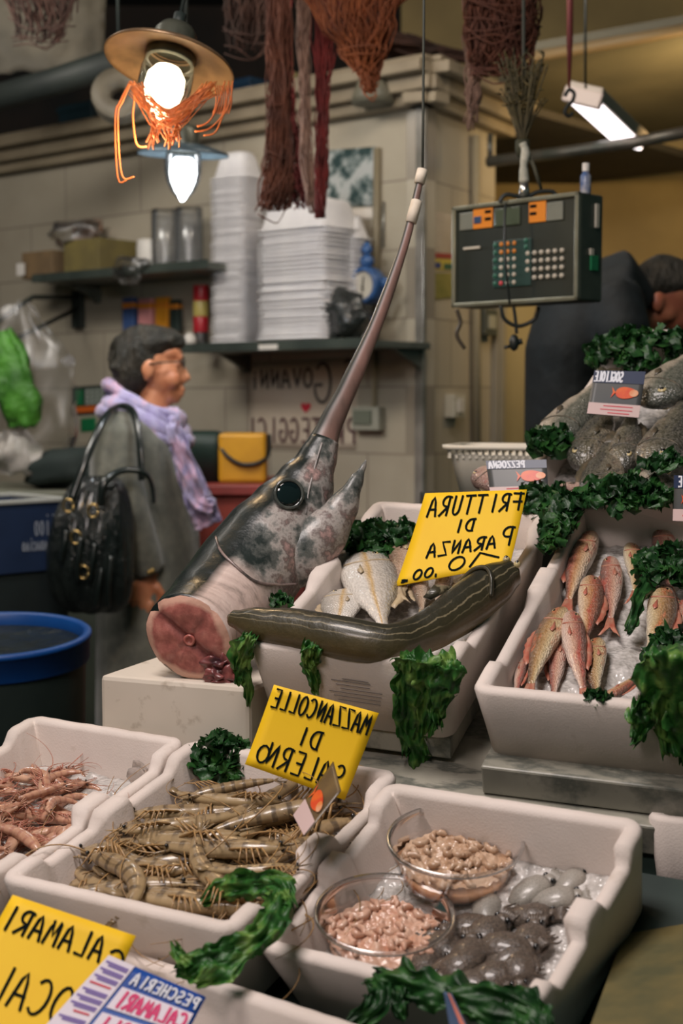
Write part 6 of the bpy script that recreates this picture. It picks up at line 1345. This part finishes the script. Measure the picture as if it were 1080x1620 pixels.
# ------------------------------------------------------------------ nets
def net(lab, pts, wds, Y, n, r, mat, seed, fray=.12, loops=10, name='fishing_net'):
    rnd = random.Random(seed); t = thing(name, lab, 'net', at(pts[0][0], pts[0][1], Y)); mb = MB(); m = len(pts)
    P = smoothpath([at(x, y, Y) for x, y in pts], 5); n_ = len(P); W = [interp([i/(m - 1) for i in range(m)], wds, i/(n_ - 1))*Y/FPX for i in range(n_)]
    for q in range(int(n*1.7)):
        ph = rnd.uniform(0, 2*PI); am = math.sqrt(rnd.random()); fr = rnd.uniform(.5, 1.6); e = int(n_*(1 - fray*rnd.random())); pp = []
        for i in range(max(4, e)):
            a = ph + fr*i*.09*(1 if q % 2 else -1)
            pp.append(P[i] + V((math.cos(a)*W[i]*am + .020*noise.noise(V((i*.35, q*.7, seed))), math.sin(a)*W[i]*am*.7 + .020*noise.noise(V((i*.35, q*.7 + 50, seed))), .006*noise.noise(V((q, i, 3))))))
        mb.tube(pp, r*.55*rnd.uniform(.6, 1.3), 4)
    for q in range(loops//3):
        i = rnd.randrange(2, n_ - 1); c = P[i]; w = W[i]*1.05
        mb.tube(smoothpath([c + V((-w, -w*.3, rnd.uniform(-.02, .02))), c + V((-w*.3, -w*.8, -rnd.uniform(.0, .04))), c + V((w*.4, -w*.8, -rnd.uniform(.0, .04))), c + V((w, -w*.2, rnd.uniform(-.02, .02)))], 3), r*.5, 4)
    mb.build('net_twine', mat, t, world=True); return t
NB = M('net_brown', rgb(104, 60, 42), rgb(78, 46, 36), .85, 12); NR_ = M('net_red', rgb(124, 42, 40), rgb(92, 34, 34), .85, 12); NO = M('net_orange', rgb(150, 84, 46), rgb(112, 62, 40), .85, 12); NP = M('net_pale', rgb(150, 120, 104), rgb(124, 98, 86), .85, 12); NOL = M('lamp_net_orange', rgb(196, 112, 52), rgb(168, 88, 40), .7, 20); ND = M('net_dark', rgb(74, 48, 38), rgb(54, 40, 34), .9, 12)
net('brown net bundle hanging left, ending just above the white tray stack', [(438, -40), (440, 60), (441, 160), (440, 250), (437, 300), (430, 338)], [20, 18, 16, 22, 26, 22], 3.7, 70, .0035, NB, 1)
net('thin pinkish net strand hanging between the two brown nets', [(478, -40), (480, 80), (483, 180), (486, 260), (500, 350)], [10, 7, 6, 7, 7], 3.75, 22, .003, NP, 2)
net('dark red net strand whose frayed end touches the top tray', [(513, -40), (512, 60), (511, 150), (509, 250), (507, 360)], [26, 16, 7, 7, 6], 3.72, 34, .0032, NR_, 3)
net('dark crimson net gathered above the wide tray stack', [(448, -40), (450, 80), (452, 160), (455, 230), (458, 290), (462, 333)], [8, 8, 8, 18, 34, 46], 3.9, 90, .0035, NR_, 4)
net('spreading brown net at the top ending in an orange tail over the grey dome', [(560, -40), (565, 30), (575, 80), (582, 120), (586, 150)], [110, 62, 34, 14, 8], 3.6, 110, .0035, NO, 5, .35, 26)
net('wide rust-brown net hanging right of the kiosk corner', [(795, -40), (794, 30), (792, 90), (790, 120)], [62, 58, 50, 44], 3.5, 170, .0035, NB, 6, .3, 40)
net('pale frayed net strip at the left edge of the wide rust-brown net', [(748, -20), (750, 80), (748, 150), (746, 215)], [14, 12, 10, 9], 3.55, 34, .003, NP, 7, .3)
net('dark net mass lying on the kiosk roof behind the corner', [(600, 60), (660, 80), (740, 95)], [60, 55, 40], 5.6, 120, .008, ND, 8, .2, 30)
net('brown net hanging high behind the warm lamp', [(395, -30), (392, 30), (388, 90)], [44, 36, 30], 4.0, 60, .004, ND, 9, .5, 14)
net('olive brown net hanging at the upper left corner', [(60, -30), (70, 30), (62, 70)], [70, 50, 36], 4.2, 70, .004, ND, 14, .5, 14)
# orange net draped under the warm lamp
rnd = random.Random(9); t = thing('draped_net', 'orange fishing net draped around and below the warm pendant lamp', 'net', at(268, 190, 2.7)); mb = MB()
for q in range(48):
    x0, y0 = rnd.uniform(203, 225), rnd.uniform(128, 150); x1, y1 = rnd.uniform(320, 345), rnd.uniform(128, 150); yc = rnd.uniform(172, 205); xm = rnd.uniform(248, 285); dy = rnd.uniform(-.06, .05)
    mb.tube(smoothpath([at(x0, y0, 2.70 + dy), at((x0 + xm)/2 - 4, (y0*.45 + yc*.55), 2.69 + dy), at(xm, yc, 2.68 + dy*.4), at((x1 + xm)/2 + 4, (y1*.5 + yc*.5), 2.69 + dy), at(x1, y1, 2.70 + dy)], 4), .0009, 4)
for q in range(26):
    x = rnd.uniform(238, 282); mb.tube(smoothpath([at(x, 190, 2.68), at(x + rnd.uniform(-8, 8), 205, 2.68), at(x + rnd.uniform(-14, 10), rnd.uniform(215, 240), 2.69)], 4), .0014, 4)
for x0, xs_, ye in ((362, (358, 350, 330, 308), 208), (368, (364, 352, 340, 322), 214), (356, (346, 336, 325, 312), 200), (206, (190, 182, 186, 200), 285), (212, (212, 210, 216, 232), 232), (208, (194, 186, 192, 212), 280)):
    mb.tube(smoothpath([at(x0, 128, 2.72), at(xs_[0], 160, 2.72), at(xs_[1], 185, 2.72), at(xs_[2], ye - 4, 2.72), at(xs_[3], ye, 2.72)], 5), .0016, 5)
for i in range(8): x = 340 + i*3.5; mb.tube(smoothpath([at(x, 135, 2.72), at(x + 2, 160, 2.72), at(x - 3, 180, 2.72)], 3), .0012, 4)
mb.build('net_twine', NOL, t, world=True)
# dried herb bundle over the scale
k = thing('dried_herb_bundle', 'dried herb bundle hanging head up above the scale cord', 'dried herbs', at(825, 200, 3.32)); rnd = random.Random(4); mb = MB(); mb2 = MB()
for q in range(70):
    b = at(826 + rnd.uniform(-5, 5), 228, 3.32); a = rnd.uniform(0, 2*PI); sp2 = rnd.random(); e = b + V((math.cos(a)*.06*sp2, math.sin(a)*.05*sp2, rnd.uniform(.08, .20)))
    P_ = smoothpath([b, b.lerp(e, .5) + V((0, 0, .01)), e], 3); mb.tube(P_, [.0016]*len(P_), 4)
    for j in range(3):
        p = P_[-1 - j]; mb2.tube([p, p + V((rnd.uniform(-.014, .014), rnd.uniform(-.014, .014), rnd.uniform(-.004, .018)))], [.0026, .0008], 4)
mb.build('stem', M('dry_stem', rgb(92, 84, 56), rgb(72, 66, 48), .8, 20), k, world=True); mb2.build('leaf', M('dry_leaf', rgb(106, 92, 54), rgb(70, 68, 44), .8, 30), k, world=True)
MB().tube([at(826, 248, 3.32), at(826, 236, 3.32), at(826, 222, 3.32)], [.012, .017, .016], 10).build('binding', M('binding_olive', rgb(58, 60, 44), rough=.8), k, world=True)
o = MB().tube([at(826, 225, 3.33), at(828, 100, 3.34), at(828, -80, 3.36)], .004, 6).build('string', M('cord_dark', rgb(60, 62, 54), rough=.8)); tag(o, 'dark cord behind the dried herb bundle running up out of view', 'cord')
# ------------------------------------------------------------------ on and above the kiosk roof
o = MB().box((-1.8, 1.2, CZ - .005), (3.6, 2.3, .03)).build('ceiling_kiosk', M('roof_dark', rgb(70, 64, 54), rgb(52, 50, 44), .8, 3), smooth=False); o.matrix_world = WL; struct(o)
k = thing('dome_lamp', 'grey dome-shaped lamp standing on the kiosk cornice', 'lamp', at(590, 160, 5.02) + V((0, 0, 0))); MB().lathe([(.07, .0), (.075, .006), (.066, .035), (.05, .075), (.03, .10), (.001, .105)], seg=28).build('dome', M('dome_grey', rgb(118, 114, 96), rgb(98, 96, 84), .5, 8), k); MB().lathe([(.001, -.012), (.072, -.012), (.076, 0)], seg=28).build('base', M('dome_base', rgb(96, 94, 80), rough=.5), k)
BC = M('blue_crate', rgb(44, 76, 104), rgb(34, 58, 84), .5, 4)
def roofbox(lab, px, w, h, d, m, y=.8, name='storage_crate', cat='crate'):
    p = onwall(WL, px, 100, -y); k = thing(name, lab, cat, WL @ Matrix.Translation(V((p.x, y, CZ + .012)))); MB().box((0, 0, h/2), (w, d, h)).build('crate_body', m, k, smooth=False, bevel=.01)
    MB().box((0, -d/2 - .004, h*.92), (w*1.02, .012, h*.08)).build('rim', m, k, smooth=False, bevel=.003)
roofbox('blue crate on the kiosk roof behind the brown nets', 395, .34, .30, .35, BC); roofbox('blue crate on the kiosk roof seen past the pinkish net strand', 476, .20, .36, .30, BC, 1.2)
roofbox('dark teal crate on the kiosk roof left of the warm lamp', 160, .26, .34, .35, M('teal_crate', rgb(40, 64, 74), rgb(32, 50, 58), .5, 4), .8)
roofbox('pale bucket-like box with a green lid on the kiosk roof', 462, .11, .17, .12, M('pale_box', rgb(150, 144, 104), rough=.5), .30)
k = thing('canvas_roll', 'greyish brown canvas sheet hanging in the upper left corner', 'canvas', at(55, 60, 5.4)); mb = MB(); leaf_strip(mb, [at(40, -60, 5.5), at(45, 20, 5.45), at(50, 115, 5.45)], [.55, .55, .52], (0, -1, .1), 71, .06, 20, 6, .05); mb.build('canvas', M('canvas_grey', rgb(110, 104, 90), rgb(90, 86, 76), .8, 6), k, world=True, solid=.006)
o = MB().tube([at(-40, 165, 5.3), at(90, 128, 5.2), at(200, 92, 5.1)], .05, 10).build('roof_beam', M('beam_dark', rgb(44, 50, 46), rgb(34, 40, 38), .6, 6)); struct(o); o.name = 'trim_6'
k = thing('cable_reel', 'pale round reel hanging beside the warm lamp', 'reel', at(188, 152, 4.4)); MB().lathe([(.026, -.03), (.078, -.03), (.082, -.022), (.060, -.015), (.060, .015), (.082, .022), (.078, .03), (.026, .03), (.026, -.03)], X=Matrix.Rotation(R(80), 4, 'X'), seg=28).build('reel_body', M('reel_pale', rgb(112, 104, 86), rgb(90, 84, 72), .6, 8), k); MB().tube([(0, 0, .06), (0, 0, .7)], .004, 6).build('hanging_wire', DARK, k)
